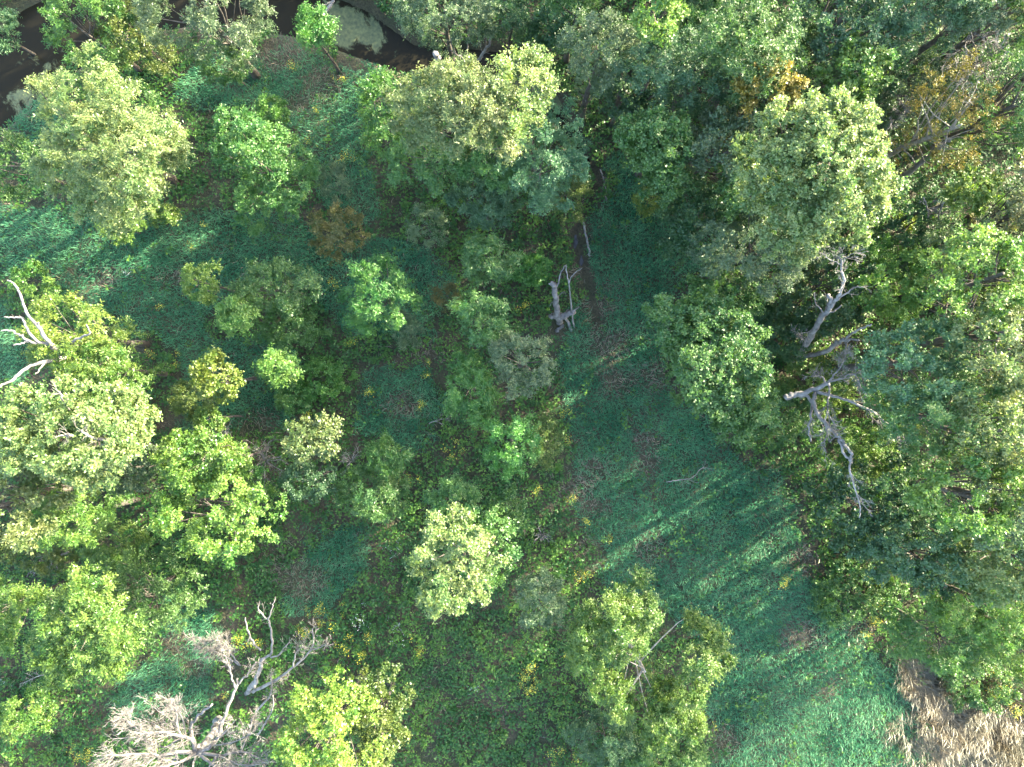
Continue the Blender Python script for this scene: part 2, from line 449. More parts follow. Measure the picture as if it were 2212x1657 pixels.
TREES = {}
def tree(name, label, u, v, rx, ry, h, style='maple', pal='green', group=None, dens=1.0, depth=None, lobes=None, seed=None, cat=None, bark=None, limbs=None):
    """u, v: where the crown's middle shows; rx, ry: its half width there (picture units); h: height in metres"""
    seed = seed if seed is not None else int(u * 7 + v * 13) % 99991 + 11
    rng = np.random.default_rng(seed)
    hc = 0.66 * h
    k = (CAM_H - hc) / CAM_H / PXM
    grow = 1.10 if u > 1400 else (0.82 if h < 8 and 330 < u < 1250 else 0.92)
    wrx, wry = rx * k * grow, ry * k * grow
    r = (wrx + wry) / 2
    dep = depth if depth else min(0.8 * h, max(2.0 * r, 0.9))
    zt = h; zb = h - dep
    base = at(u, v, hc); gx, gy = base[0], base[1]
    gz = float(ground_z(np.array([gx]), np.array([gy]))[0])
    if lobes:
        LB = []
        for (lu, lv, lr, lh) in lobes:
            p = at(lu, lv, lh - 0.5); rr = lr * (CAM_H - lh) / CAM_H / PXM * (1.1 if u > 1400 else 0.98)
            for (a, b, c, q, q2, q3) in auto_lobes(rng, rr, rr, lh - rr * 1.7, lh, 0.45):
                LB.append((a + p[0] - gx, b + p[1] - gy, c, q, q2, q3))
    else:
        LB = auto_lobes(rng, wrx, wry, zb, zt)
    if h > 7.5:            # leafy lower boughs round the trunk
        for i_ in range(7):
            a_ = rng.random() * 6.28; q_ = r * rng.uniform(0.15, 0.45); s_ = float(np.clip(r * 0.3, 0.4, 0.75))
            LB.append((math.cos(a_) * q_, math.sin(a_) * q_, h * rng.uniform(0.18, 0.5), s_, s_, s_ * 0.8))
    V, F, tint, C, O = crown_geometry(rng, LB, style, dens)
    root = empty(name, (gx, gy, gz))
    if cat is None: cat = 'shrub' if 'shrub' in name else ('sapling' if 'sapling' in name else 'tree')
    tag(root, label, cat, group)
    V = V.copy(); V[:, 2] = np.maximum(V[:, 2], 0.05)
    br = 0.028 * h * (0.75 + 0.25 * min(r, 2.5)) if 'shrub' not in name else 0.05
    nl = limbs if limbs is not None else int(np.clip(6 + r * 7, 6, 26))
    tb = trunk_geometry(rng, h, max(zb, 0.3), r, C, max(0.035, br * 0.62), nl)
    link('trunk' if 'shrub' not in name else 'stem', tb.mesh(name + "_trunk", bark or BARK), root)
    link('crown' if 'shrub' not in name else 'foliage', fast_mesh(name + "_crown", V, [F], LEAF[pal], tint), root)
    TREES.setdefault(name, []).append(root)
    return root

def copy_tree(o, loc, rz, s, label, group):
    c = o.copy(); COL.objects.link(c); c.location = loc; c.rotation_euler = (0, 0, rz); c.scale = (s, s, s)
    c["label"] = label; c["group"] = group
    for ch in [x for x in COL.objects if x.parent == o]:
        d = ch.copy(); COL.objects.link(d); d.parent = c
    return c
#@@SETTING
# ------------------------------------------------------------------ ground, water
def axis(lo, hi, fine_lo, fine_hi, step):
    f = np.arange(fine_lo, fine_hi + step / 2, step)
    out = [f]
    a = fine_lo; s = step; L_ = []
    while a > lo: s *= 1.6; a -= s; L_.append(a)
    b = fine_hi; s = step; R_ = []
    while b < hi: s *= 1.6; b += s; R_.append(b)
    return np.concatenate([L_[::-1], f, R_])
gx_ = axis(-1200, 1200, -36, 36, 0.36); gy_ = axis(-1200, 1200, -28, 28, 0.36)
GX, GY = np.meshgrid(gx_, gy_, indexing='ij')
GZ = ground_z(GX, GY)
V = np.stack([GX, GY, GZ], -1).reshape(-1, 3)
ny = len(gy_)
I, J = np.meshgrid(np.arange(len(gx_) - 1), np.arange(ny - 1), indexing='ij')
q = (I * ny + J).reshape(-1)
F = np.stack([q, q + ny, q + ny + 1, q + 1], -1)
g = link("ground", fast_mesh("ground", V, [F], ground_mat(), smooth=True))
tag(g, "dark soil and leaf litter floor of the wood and meadow", "ground", kind="structure")
wv = []; wf = []
ws = [(-40, 40, 11.6, 34)]
n = 0
for (x0, x1, y0, y1) in ws:
    xs = np.linspace(x0, x1, 200); ys = np.linspace(y0, y1, 72)
    X, Y = np.meshgrid(xs, ys, indexing='ij')
    wv.append(np.stack([X, Y, np.full_like(X, WATER_Z)], -1).reshape(-1, 3))
    I, J = np.meshgrid(np.arange(199), np.arange(71), indexing='ij'); q = (I * 72 + J).reshape(-1)
    wf.append(np.stack([q, q + 72, q + 73, q + 1], -1))
wv = np.concatenate(wv)
weed = np.full(len(wv), -0.16)
for (u, v, rr, am) in [(730, 40, 60, 0.34), (800, 60, 45, 0.25), (1120, 110, 45, 0.36), (1165, 160, 40, 0.40), (1200, 200, 28, 0.36), (1230, 245, 25, 0.25), (30, 215, 60, 0.20), (110, 165, 40, 0.17), (60, 120, 40, 0.08)]:
    c = at(u, v); weed += am * np.exp(-((wv[:, 0] - c[0]) ** 2 + (wv[:, 1] - c[1]) ** 2) / (rr / PXM) ** 2)
w = link("water", fast_mesh("water", wv, wf, water_mat(), weed))
BROOKM, nt_b, out_b = new_mat("brook_water")
pb = N(nt_b, "ShaderNodeBsdfPrincipled"); pb.inputs["Base Color"].default_value = (0.012, 0.012, 0.012, 1); pb.inputs["Roughness"].default_value = 0.06; pb.inputs["IOR"].default_value = 1.33
nb = N(nt_b, "ShaderNodeTexNoise"); nb.inputs["Scale"].default_value = 5; bb = N(nt_b, "ShaderNodeBump"); bb.inputs["Strength"].default_value = 0.2; bb.inputs["Distance"].default_value = 0.02
nt_b.links.new(nb.outputs["Fac"], bb.inputs["Height"]); nt_b.links.new(bb.outputs[0], pb.inputs["Normal"]); nt_b.links.new(pb.outputs[0], out_b.inputs[0])
bx = np.array([(-2, 2.8, WATER_Z + 0.03), (12, 2.8, WATER_Z + 0.03), (12, 11.6, WATER_Z + 0.03), (-2, 11.6, WATER_Z + 0.03)])
tag(link("brook_water", fast_mesh("brook_water", bx, [np.array([[0, 1, 2, 3]])], BROOKM)), "narrow open brook reflecting the sky beside the meadow", "brook", kind="structure")
tag(w, "dark slough water with mats of green duckweed", "water", kind="structure")

# ------------------------------------------------------------------ ground cover (nobody could count it)
rng = np.random.default_rng(77)
XR, YR = 31.0, 24.0
def scatter(n): return rng.uniform(-XR, XR, n), rng.uniform(-YR, YR, n)
def zones(x, y):
    nz = (fbm(N3, x * 0.55 + 40, y * 0.55 + 40) - 0.5) * 2.6
    mead = poly_sd(x, y, MEADOW) + nz
    for gl in GLADES:
        mead = np.maximum(mead, poly_sd(x, y, gl) + nz * 1.2 + 0.45)
    tan_ = poly_sd(x, y, TANGRASS) + nz * 0.9 - 0.5
    dry = np.full(x.shape, -9.0)
    for (u, v, r) in DRYSPOTS:
        c = at(u, v); dry = np.maximum(dry, r / PXM - np.hypot(x - c[0], (y - c[1]) * 1.3) + nz * 0.55)
    wet = line_d(x, y, SLOUGH) + nz * 0.12
    tr = line_d(x, y, TRACK)
    return mead, tan_, dry, wet, tr

def blades(x, y, Lm, Wm, direc, tilt, hvar=0.25, bend=0.5, spread=0.75):
    n = len(x)
    z = ground_z(x, y)
    ln = Lm * rng.uniform(0.55, 1.3, n); wd = Wm * rng.uniform(0.7, 1.3, n)
    az = direc + rng.normal(0, spread, n)
    tl = np.clip(tilt + rng.normal(0, hvar, n), 0.05, 1.45)           # angle from vertical
    h1 = np.stack([np.cos(az), np.sin(az), np.zeros(n)], 1)
    up = np.array([0, 0, 1.0])
    d1 = norm(h1 * np.sin(tl)[:, None] + up * np.cos(tl)[:, None])
    tl2 = np.clip(tl + bend * rng.uniform(0.4, 1.5, n), 0, 2.0)
    az2 = az + rng.normal(0, 0.5, n)
    h2 = np.stack([np.cos(az2), np.sin(az2), np.zeros(n)], 1)
    d2 = norm(h2 * np.sin(tl2)[:, None] + up * np.cos(tl2)[:, None])
    s = np.stack([-np.sin(az), np.cos(az), np.zeros(n)], 1) * (wd * 0.5)[:, None]
    lift = rng.uniform(0, 0.30, n)
    p0 = np.stack([x, y, z + lift], 1)
    p1 = p0 + d1 * (ln * 0.5)[:, None]; p2 = p1 + d2 * (ln * 0.5)[:, None]
    p2[:, 2] = np.maximum(p2[:, 2], z + 0.02)
    V = np.stack([p0 - s * 0.8, p0 + s * 0.8, p1 + s, p1 - s, p2], 1).reshape(-1, 3)
    i = np.arange(n) * 5
    return V, [np.stack([i, i + 1, i + 2, i + 3], 1), np.stack([i + 3, i + 2, i + 4], 1)]

# meadow grass: broad blue-green blades lying over each other
x, y = scatter(1200000)
mead, tan_, dry, wet, tr = zones(x, y)
clump = fbm(N2, x * 1.3 + 9, y * 1.3 + 5)
p = np.clip(mead / 0.5 + 0.5, 0, 1) * (0.35 + 0.9 * clump) * np.clip(1 - (dry + 0.3) / 1.0, 0.18, 1) * (wet > 0.15) * np.clip((tr + 0.1) / 0.3, 0.35, 1) * np.clip(0.7 - tan_ * 0.5, 0.12, 1)
k = rng.random(len(x)) < p * 1.05
x, y = x[k], y[k]
fl = fbm(N4, x * 0.35, y * 0.35) * 12.0
gV, gF = blades(x, y, 0.26, 0.021, fl, 0.75, spread=1.5)
gt = np.clip(0.42 + (fbm(N1, x * 0.5 + 3, y * 0.5 + 1) - 0.5) * 0.9 + (fbm(N2, x * 1.6 + 3, y * 1.6 + 1) - 0.5) * 0.9 + rng.normal(0, 0.24, len(x)), 0, 1)
GRASSM = leaf_mat("meadow_grass", (0.021, 0.104, 0.053), (0.082, 0.205, 0.104), trans=0.25, gloss=0.008, patch=0.5, jitter=0, rough=0.4)
o = link("meadow_grass", fast_mesh("meadow_grass", gV, gF, GRASSM, np.repeat(gt, 5)))
tag(o, "thick blue-green meadow grass with long flopped blades", "grass", kind="stuff")
n_grass = len(x)

# dead thatch: straw coloured blades in patches and thinly everywhere
x, y = scatter(260000)
mead, tan_, dry, wet, tr = zones(x, y)
p = np.clip(dry / 0.8 + 0.55, 0.07, 0.9) * np.clip((wet) / 0.3, 0, 1) * (tan_ < 0.3)
k = rng.random(len(x)) < p * 0.55
x, y = x[k], y[k]
dV, dF = blades(x, y, 0.36, 0.020, fbm(N4, x * 0.4 + 9, y * 0.4) * 12, 1.05)
DRYM = leaf_mat("dry_thatch", (0.070, 0.056, 0.038), (0.20, 0.160, 0.105), trans=0.2, gloss=0.04, patch=0.6, jitter=0)
o = link("dry_grass", fast_mesh("dry_grass", dV, dF, DRYM, np.repeat(np.clip(rng.normal(0.42, 0.25, len(x)), 0, 1), 5)))
tag(o, "brown dead grass thatch lying in patches over the ground", "grass", kind="stuff")

# tall tan grass in the corner
nt_ = 110000
c0 = at(1830, 1330); c1 = at(2330, 1760)
x = rng.uniform(c0[0], c1[0], nt_); y = rng.uniform(c1[1], c0[1], nt_)
k = poly_sd(x, y, TANGRASS) + (fbm(N3, x * 0.9, y * 0.9) - 0.5) * 4.2 > rng.uniform(-1.2, 2.2, nt_)
tuft = fbm(N1, x * 1.4 + 5, y * 1.4 + 8)
k &= tuft > rng.uniform(0.2, 0.6, nt_)
x, y = x[k], y[k]
tV, tF = blades(x, y, 0.85, 0.016, 4.2 + (fbm(N4, x * 0.8, y * 0.8) - 0.5) * 7.0, 0.6, 0.25, 0.85)
TANM = leaf_mat("tan_grass", (0.022, 0.023, 0.008), (0.074, 0.053, 0.022), trans=0.25, gloss=0.06, patch=0.9, jitter=0)
o = link("tan_grass", fast_mesh("tan_grass", tV, tF, TANM, np.repeat(np.clip(rng.normal(0.45, 0.2, len(x)) + (fbm(N2, x * 0.9, y * 0.9) - 0.5) * 1.6, 0, 1), 5)))
tag(o, "tall tan dry grass flopping over at the meadow corner", "grass", kind="stuff")

# leafy undergrowth: low weeds between the trees
x, y = scatter(66000)
mead, tan_, dry, wet, tr = zones(x, y)
lush = fbm(N1, x * 0.45 + 11, y * 0.45 + 31)
p = np.where(mead > 0.2, 0.06, np.clip(0.35 - mead * 0.6, 0.1, 1)) * np.clip(0.15 + lush * 1.5, 0, 1) * np.clip(1 - dry / 1.2, 0.2, 1) * (wet > 0.1) * (tan_ < 0.2)
k = rng.random(len(x)) < p * 1.15
x, y = x[k], y[k]; lush = lush[k]; mead = mead[k]
hgt = np.clip(0.15 + 0.95 * (fbm(N2, x * 0.7 + 3, y * 0.7 + 8) - 0.25) + rng.normal(0, 0.1, len(x)), 0.08, 1.3)
M = 9
n = len(x); z = ground_z(x, y)
az = rng.uniform(0, 6.283, (n, M)); el = rng.uniform(-0.15, 0.6, (n, M))
A = np.stack([np.cos(az) * np.cos(el), np.sin(az) * np.cos(el), np.sin(el)], -1)
P = np.stack([np.repeat(x[:, None], M, 1), np.repeat(y[:, None], M, 1), z[:, None] + hgt[:, None] * rng.uniform(0.45, 1.05, (n, M))], -1)
P = P + A * rng.uniform(0.02, 0.16, (n, M, 1))
NR = norm(np.array([0, 0, 1.0]) + rng.normal(size=A.shape) * 0.35)
sz = (0.135 * rng.uniform(0.6, 1.4, n))[:, None] * rng.uniform(0.75, 1.25, (n, M))
V, F = leaves(P.reshape(-1, 3), A.reshape(-1, 3), NR.reshape(-1, 3), sz.reshape(-1), (sz * 0.8).reshape(-1))
tn = np.clip(0.2 + (fbm(N3, x * 0.8, y * 0.8) - 0.5) * 1.3 + rng.normal(0, 0.14, n), 0, 1)[:, None] + rng.normal(0, 0.12, (n, M)) + (hgt[:, None] - 0.5) * 0.2
UNDM = leaf_mat("undergrowth_leaf", (0.018, 0.066, 0.013), (0.095, 0.180, 0.020), trans=0.3, gloss=0.02, patch=0.9, jitter=0)
o = link("undergrowth", fast_mesh("undergrowth", V, [F], UNDM, np.repeat(np.clip(tn.reshape(-1), 0, 1), 3)))
tag(o, "low leafy weeds and brambles carpeting the floor between trees", "undergrowth", kind="stuff")
print("GROUND", n_grass, n * M)
#@@TREES
# ------------------------------------------------------------------ living trees and shrubs
G_UND = "small shaded shrubs under the trees"
T = tree
# --- the bank by the slough, top of the glade
T("willow_tree", "blue-grey tree at the edge of the dark slough water in the corner", -22, 50, 32, 62, 4.5, 'willow', 'blue')
T("feathery_tree", "fresh green feathery tree standing against the dark slough corner", 205, 70, 82, 90, 7, 'ash', 'vivid')
T("broadleaf_tree", "olive green tree wedged between feathery green tree and pale silvery tree", 285, 75, 55, 75, 5.5, 'shrub', 'olive')
T("shrub", "brownish olive shrub below the pale silvery tree", 345, 130, 48, 48, 3.5, 'thin', 'olive')
T("willow_tree", "large pale silvery-green fine-leaved tree overhanging the slough bank", 455, 45, 135, 85, 9.5, 'willow', 'grey')
T("shrub", "dark green shrub at the foot of the pale silvery tree", 490, 140, 62, 45, 4.5, 'shrub', 'green')
T("broadleaf_tree", "broad sunlit pale yellow-green tree beside the dark slough corner", 205, 290, 170, 165, 11.5, 'ash', 'pale',
  lobes=[(150, 195, 85, 10.5), (240, 240, 85, 11.3), (160, 290, 85, 11), (250, 330, 80, 11), (330, 300, 60, 8.5), (210, 400, 85, 9.5), (290, 400, 50, 8), (120, 370, 50, 8), (250, 470, 35, 6.5), (375, 335, 30, 7)])
T("broadleaf_tree", "dull green tree tucked under the broad pale tree by the slough", 45, 355, 85, 70, 6, 'shrub', 'green')
T("shrub", "small yellow-green shrub below the broad pale tree", 262, 488, 42, 36, 3.2, 'shrub', 'lime')
T("shrub", "tiny bright lime shrub in the grass beyond the broad pale tree", 352, 462, 32, 30, 1.8, 'shrub', 'lime')
T("broadleaf_tree", "vine-clad column tree with bright sunlit top and dark leafy base", 565, 365, 105, 120, 7.5, 'shrub', 'green',
  lobes=[(505, 265, 38, 8.2), (540, 300, 50, 8.5), (490, 330, 32, 7.4), (590, 310, 36, 7), (560, 380, 75, 6), (620, 390, 55, 5), (560, 445, 55, 4), (640, 340, 40, 4.5)])
T("shrub", "round dense green shrub behind the vine-clad column tree", 597, 255, 34, 36, 4, 'shrub', 'vivid')
T("sapling_tree", "slender fresh green leaning tree on the bank below the fallen bough", 692, 82, 38, 46, 6, 'ash', 'vivid')
T("sapling_tree", "thin grey-green sapling just above the rust brown shrub", 728, 400, 40, 42, 3, 'thin', 'grey')
T("shrub", "rounded rust brown shrub standing alone in the glade", 732, 510, 62, 66, 4, 'shrub', 'rust', dens=1.1)
T("broadleaf_tree", "dark lime tree with upright shoots leaning against the cream-topped tree", 850, 260, 80, 105, 7, 'shoot', 'vivid')
T("broadleaf_tree", "tall cream-topped tree crowding the dark pond", 1000, 250, 150, 110, 12, 'ash', 'pale',
  lobes=[(990, 175, 60, 11.5), (920, 215, 60, 11), (1040, 215, 62, 12), (980, 260, 62, 11.5), (1060, 280, 55, 11), (900, 270, 45, 9.5), (870, 220, 32, 9)])
T("broadleaf_tree", "shaded mid green tree beneath the cream-topped tree", 930, 360, 90, 80, 7.5, 'ash', 'green')
T("broadleaf_tree", "cream-lit tree with upright shoots above the duckweed", 1125, 250, 58, 85, 11.5, 'shoot', 'pale')
T("willow_tree", "broad soft blue-green tree whose shade covers the brook", 1170, 345, 105, 110, 9, 'willow', 'blue')
T("willow_tree", "blue-green tree low beside the brook", 1050, 445, 85, 65, 6, 'willow', 'blue')
T("shrub", "dull olive shrub overhanging the brook", 1228, 430, 52, 52, 3.6, 'thin', 'olive', dens=1.5)
T("shrub", "grey-brown thin shrub between the glade and blue-green tree", 925, 490, 50, 50, 3, 'thin', 'grey')
T("willow_tree", "small dim green tree where cream-topped tree meets the blue-green one", 1060, 350, 75, 60, 8, 'willow', 'green')
T("broadleaf_tree", "light green tree facing the brook bend", 1060, 565, 60, 52, 6, 'ash', 'green')
T("shrub", "dark green bush between light green tree and standing snag", 1148, 585, 40, 38, 2.6, 'shrub', 'vivid')
T("broadleaf_tree", "round green tree dotted with sunlit lime tips", 822, 640, 88, 88, 6, 'ash', 'vivid')
T("shrub", "pale grey-green bush at the foot of the lime-tipped round tree", 875, 712, 38, 42, 3, 'thin', 'grey', dens=1.4)
T("shrub", "small brown bush between lime-tipped tree and sprig-topped tree", 965, 640, 30, 28, 2.5, 'thin', 'rust', dens=1.3)
T("broadleaf_tree", "spreading mid green tree in the middle of the glade", 610, 620, 100, 62, 6, 'ash', 'green')
T("broadleaf_tree", "dim green tree in shade under the spreading glade tree", 610, 705, 95, 55, 4, 'shrub', 'green')
T("broadleaf_tree", "yellowish green tree at the edge of the pale grass glade", 455, 612, 48, 48, 5.5, 'shrub', 'lime')
T("sapling_tree", "small bright sapling with sunlit arching top", 528, 685, 40, 40, 6, 'ash', 'lime', dens=0.8)
T("shrub", "faint yellow-green bush in the pale grass above bleached boughs", 65, 605, 45, 35, 2.2, 'shrub', 'lime')
T("broadleaf_tree", "yellow-lime tree pierced by bleached dead boughs", 190, 730, 100, 75, 8.5, 'ash', 'yellow')
T("broadleaf_tree", "lime-tipped tree between bleached boughs and cream wood edge", 255, 805, 72, 62, 8, 'ash', 'lime')
T("sapling_tree", "bright yellow-lime sapling standing apart in the grass", 487, 815, 50, 55, 6.5, 'maple', 'yellow')
T("shrub", "dull olive bush in shade beside the yellow-lime sapling", 418, 862, 48, 50, 3.5, 'shrub', 'olive')
T("sapling_tree", "small lime sapling below the yellow-lime sapling", 470, 905, 30, 30, 5, 'shrub', 'lime')
T("sapling_tree", "sapling with sunlit lime top in the weedy clearing", 612, 792, 42, 36, 5.5, 'ash', 'lime')
T("shrub", "green thicket bush in the weedy clearing", 690, 820, 75, 48, 2.0, 'shrub', 'vivid')
T("shrub", "dark green bush below the lime-topped sapling", 625, 850, 45, 45, 2.2, 'shrub', 'green')
T("broadleaf_tree", "green tree with cream sprigs sticking out of its top", 1035, 690, 60, 58, 6, 'ash', 'green')
T("feathery_tree", "vivid green dense feathery tree beside the pale hazy tree", 1018, 840, 62, 75, 5.8, 'ash', 'vivid', dens=1.2)
T("willow_tree", "pale hazy grey-green tree next to the standing snag", 1125, 785, 62, 82, 7, 'willow', 'grey')
T("broadleaf_tree", "green tree with glowing lime tips at the meadow edge", 1105, 955, 62, 72, 6, 'ash', 'vivid')
T("shrub", "dull olive bush at the meadow edge beside lime-tipped tree", 1178, 955, 42, 62, 3, 'thin', 'olive', dens=1.4)
# --- the bright wood down the side
T("broadleaf_tree", "huge cream-lit tree with fine dead twigs in its crown", 130, 950, 175, 120, 11.5, 'maple', 'pale',
  lobes=[(60, 905, 70, 10.8), (150, 880, 70, 11), (240, 900, 62, 10), (110, 960, 80, 11.5), (210, 960, 70, 11), (290, 900, 38, 9), (30, 980, 60, 11), (190, 1010, 60, 10), (270, 950, 45, 9)])
T("broadleaf_tree", "cream-lit tree next below the huge cream tree", 70, 1075, 115, 90, 11, 'maple', 'pale')
T("broadleaf_tree", "lime fringe tree under the huge cream tree", 180, 1115, 85, 55, 8, 'ash', 'lime')
T("broadleaf_tree", "grey-green shaded tree between cream wood and lime thicket", 315, 1005, 60, 60, 6, 'shrub', 'grey')
T("broadleaf_tree", "lime green tree with bare grey twigs at its side", 445, 990, 80, 58, 8, 'maple', 'lime')
T("sapling_tree", "orange-tinged sapling beside the lime green tree with twigs", 520, 985, 34, 32, 6, 'thin', 'yellow')
T("broadleaf_tree", "large glossy bright green tree with layered clusters", 485, 1105, 128, 95, 8.5, 'maple', 'lime')
T("broadleaf_tree", "flat-topped cream-lime tree beside the bare grey shrub", 690, 945, 72, 50, 7, 'maple', 'pale')
T("broadleaf_tree", "blue-green small tree under the flat-topped cream-lime tree", 675, 1035, 70, 50, 5, 'shrub', 'blue')
T("sapling_tree", "green sapling at the head of the weedy clearing", 842, 985, 46, 42, 5, 'ash', 'vivid')
T("broadleaf_tree", "low spreading green tree in the weedy clearing", 805, 1065, 82, 58, 5, 'ash', 'green')
T("sapling_tree", "green sapling above the round cream-lit tree", 975, 1075, 58, 48, 5, 'ash', 'green')
T("sapling_tree", "small twiggy sapling between round cream-lit tree and meadow", 1100, 1090, 34, 45, 4.5, 'shrub', 'green')
T("broadleaf_tree", "round cream-lit tree standing tall over dark brambles", 985, 1195, 92, 100, 10, 'maple', 'pale')
T("broadleaf_tree", "green skirt of the round cream-lit tree with shade in its leaf colour", 1055, 1175, 70, 95, 6.5, 'maple', 'green')  # shaded lower side of the round crown, its shade put into greener leaves
T("sapling_tree", "hazy grey-green sapling standing round and pale near the meadow edge", 1163, 1285, 60, 62, 5, 'willow', 'grey', dens=0.9)
T("feathery_tree", "yellow-green star-shaped tree with long arching sprays", 160, 1360, 115, 100, 8.5, 'ash', 'lime',
  lobes=[(190, 1270, 45, 8.8), (130, 1330, 50, 8.6), (210, 1330, 45, 8.8), (100, 1400, 45, 8), (180, 1410, 50, 8.4), (250, 1370, 45, 8), (130, 1440, 40, 7.4), (230, 1430, 36, 7.4), (60, 1290, 30, 7)])
T("broadleaf_tree", "dim soft green tree shading the grass beside the star-shaped tree", 305, 1285, 115, 92, 5.5, 'ash', 'green')
T("broadleaf_tree", "lime tree edging past the star-shaped tree", 20, 1310, 62, 75, 7, 'ash', 'lime')
T("shrub", "lime sprig bush in dark weeds below glossy green tree", 245, 1170, 65, 45, 3.5, 'ash', 'lime', dens=0.8)
T("shrub", "dark bush in the gap below the cream wood", 70, 1190, 95, 50, 3.5, 'shrub', 'olive')
T("shrub", "bright lime bush in sunlit weeds", 45, 1545, 62, 50, 3.5, 'shrub', 'lime')
T("broadleaf_tree", "round glowing yellow-lime tree beside the big bleached dead tree", 728, 1565, 105, 125, 9.5, 'maple', 'yellow')
T("broadleaf_tree", "olive green flank of the glowing yellow-lime tree with shade in its leaf colour", 822, 1545, 70, 120, 6.5, 'maple', 'olive')  # dark side of the glowing crown; the olive leaf colour stands for shade
T("feathery_tree", "open feathery tree with pale limbs radiating over the meadow edge", 1385, 1440, 150, 170, 8.5, 'ash', 'lime',
  lobes=[(1375, 1285, 40, 7), (1330, 1340, 42, 8), (1270, 1350, 34, 7), (1390, 1350, 45, 8), (1290, 1410, 52, 8), (1350, 1400, 40, 8.5), (1255, 1425, 32, 6.5), (1320, 1490, 42, 7.5), (1345, 1530, 36, 6.5),
         (1430, 1560, 34, 7), (1420, 1600, 26, 6), (1490, 1500, 34, 7.5), (1490, 1570, 30, 6.5), (1520, 1440, 34, 7.8), (1545, 1385, 30, 7), (1555, 1430, 24, 6.5), (1440, 1490, 30, 5.5), (1500, 1350, 26, 5), (1460, 1540, 24, 6.5)], bark=PALEBARK, limbs=9, dens=0.95)
T("shrub", "grey-blue hazy bush below the open feathery tree", 1310, 1600, 75, 55, 3.5, 'willow', 'blue')
T("shrub", "dim grey-green bush beside the grey-blue bush", 1420, 1640, 80, 40, 3, 'willow', 'green')
# --- the wood across the meadow
T("broadleaf_tree", "three-lobed mid green tree jutting into the meadow", 1545, 800, 120, 140, 8.8, 'maple', 'green',
  lobes=[(1450, 690, 42, 8), (1540, 690, 50, 8.4), (1480, 740, 40, 7.6), (1530, 780, 60, 9), (1600, 740, 50, 9), (1620, 810, 52, 8.8), (1550, 840, 52, 8.4), (1610, 880, 60, 7.8), (1590, 920, 40, 6.6), (1640, 880, 40, 7)])
T("willow_tree", "grey-green hazy tree behind the three-lobed tree", 1605, 560, 90, 78, 9, 'willow', 'grey')
T("broadleaf_tree", "green shaded tree between grey-green hazy tree and three-lobed tree", 1560, 640, 70, 48, 6.5, 'maple', 'green')
T("broadleaf_tree", "dark shaded tree at the meadow's upper end", 1530, 470, 85, 85, 6, 'maple', 'dark')
T("shrub", "small yellowish shrub at the meadow's upper end", 1400, 435, 28, 26, 1.8, 'thin', 'yellow')
T("broadleaf_tree", "pair-lobed green tree overhanging the upper meadow", 1425, 300, 80, 90, 9, 'maple', 'green',
  lobes=[(1385, 275, 42, 9), (1440, 265, 34, 9.3), (1450, 310, 44, 9), (1400, 320, 32, 8), (1455, 360, 44, 8), (1430, 400, 36, 7)])
T("willow_tree", "grey-green drooping tree hanging over the duckweed bend", 1285, 140, 78, 72, 10, 'willow', 'grey')
T("broadleaf_tree", "tall bright lime-topped tree above the blue-green crowns", 1390, 75, 55, 82, 12, 'maple', 'lime')
T("broadleaf_tree", "blue-green tree with a yellow-green shoulder", 1400, 175, 75, 62, 10, 'ash', 'blue')
T("broadleaf_tree", "blue-green tree overlooking the pair-lobed tree", 1480, 195, 60, 72, 9, 'ash', 'blue')
T("broadleaf_tree", "low blue-green tree at the dark bank", 1345, 205, 60, 52, 6, 'maple', 'blue')
T("broadleaf_tree", "dim green tree in the gap beside the bare grey twigs", 1485, 90, 62, 58, 7, 'ash', 'green')
T("broadleaf_tree", "big fresh green tree with hanging clusters by the wood's far side", 1632, 95, 108, 105, 11.5, 'ash', 'green',
  lobes=[(1600, 40, 62, 11.5), (1680, 50, 55, 11), (1640, 100, 60, 11.5), (1700, 110, 45, 10), (1590, 110, 40, 10), (1650, 160, 52, 10), (1710, 160, 40, 9), (1730, 80, 36, 9)])
T("broadleaf_tree", "yellow-orange turning tree glowing among dark crowns", 1622, 232, 52, 42, 10.5, 'maple', 'orange')
T("broadleaf_tree", "pale green tree below the yellow-orange turning tree", 1545, 330, 75, 60, 9, 'maple', 'grey')
T("broadleaf_tree", "enormous cream-lime sunlit maple towering over the wood", 1800, 345, 170, 165, 13, 'maple', 'pale',
  lobes=[(1720, 270, 60, 12), (1790, 250, 60, 12.6), (1850, 270, 55, 12.5), (1880, 330, 60, 12.5), (1800, 340, 75, 13), (1720, 350, 62, 12), (1900, 400, 48, 11.5), (1830, 420, 62, 12), (1750, 440, 60, 11.5), (1660, 400, 55, 10.5), (1690, 480, 52, 10.5), (1740, 510, 45, 10), (1640, 330, 40, 10), (1850, 480, 42, 10)])
T("broadleaf_tree", "soft green tree joined to the flank of the enormous maple", 1620, 430, 68, 70, 9, 'maple', 'green')
T("broadleaf_tree", "lime-yellow tree peeking behind the enormous maple", 1795, 195, 52, 48, 11, 'maple', 'lime')
T("broadleaf_tree", "dark blue-green tree between fresh green tree and slope of vines", 1790, 80, 88, 92, 11, 'maple', 'blue')
T("willow_tree", "blue-grey drooping tree mantled in vines", 1935, 55, 110, 70, 11.5, 'willow', 'blue')
T("broadleaf_tree", "dim olive tree filling the hollow beside the orange-leaved tree", 1950, 190, 110, 80, 6, 'shrub', 'grey')
T("willow_tree", "pale silvery tree beside the bare white-twigged tree", 2050, 45, 75, 65, 12, 'willow', 'grey')
T("broadleaf_tree", "pale lime tree beyond the bare white-twigged tree", 2155, 30, 70, 55, 12, 'maple', 'lime')
T("broadleaf_tree", "half-bare tree with orange and yellow leaves", 2035, 265, 72, 90, 9, 'thin', 'orange', dens=0.6, limbs=22, bark=PALEBARK)
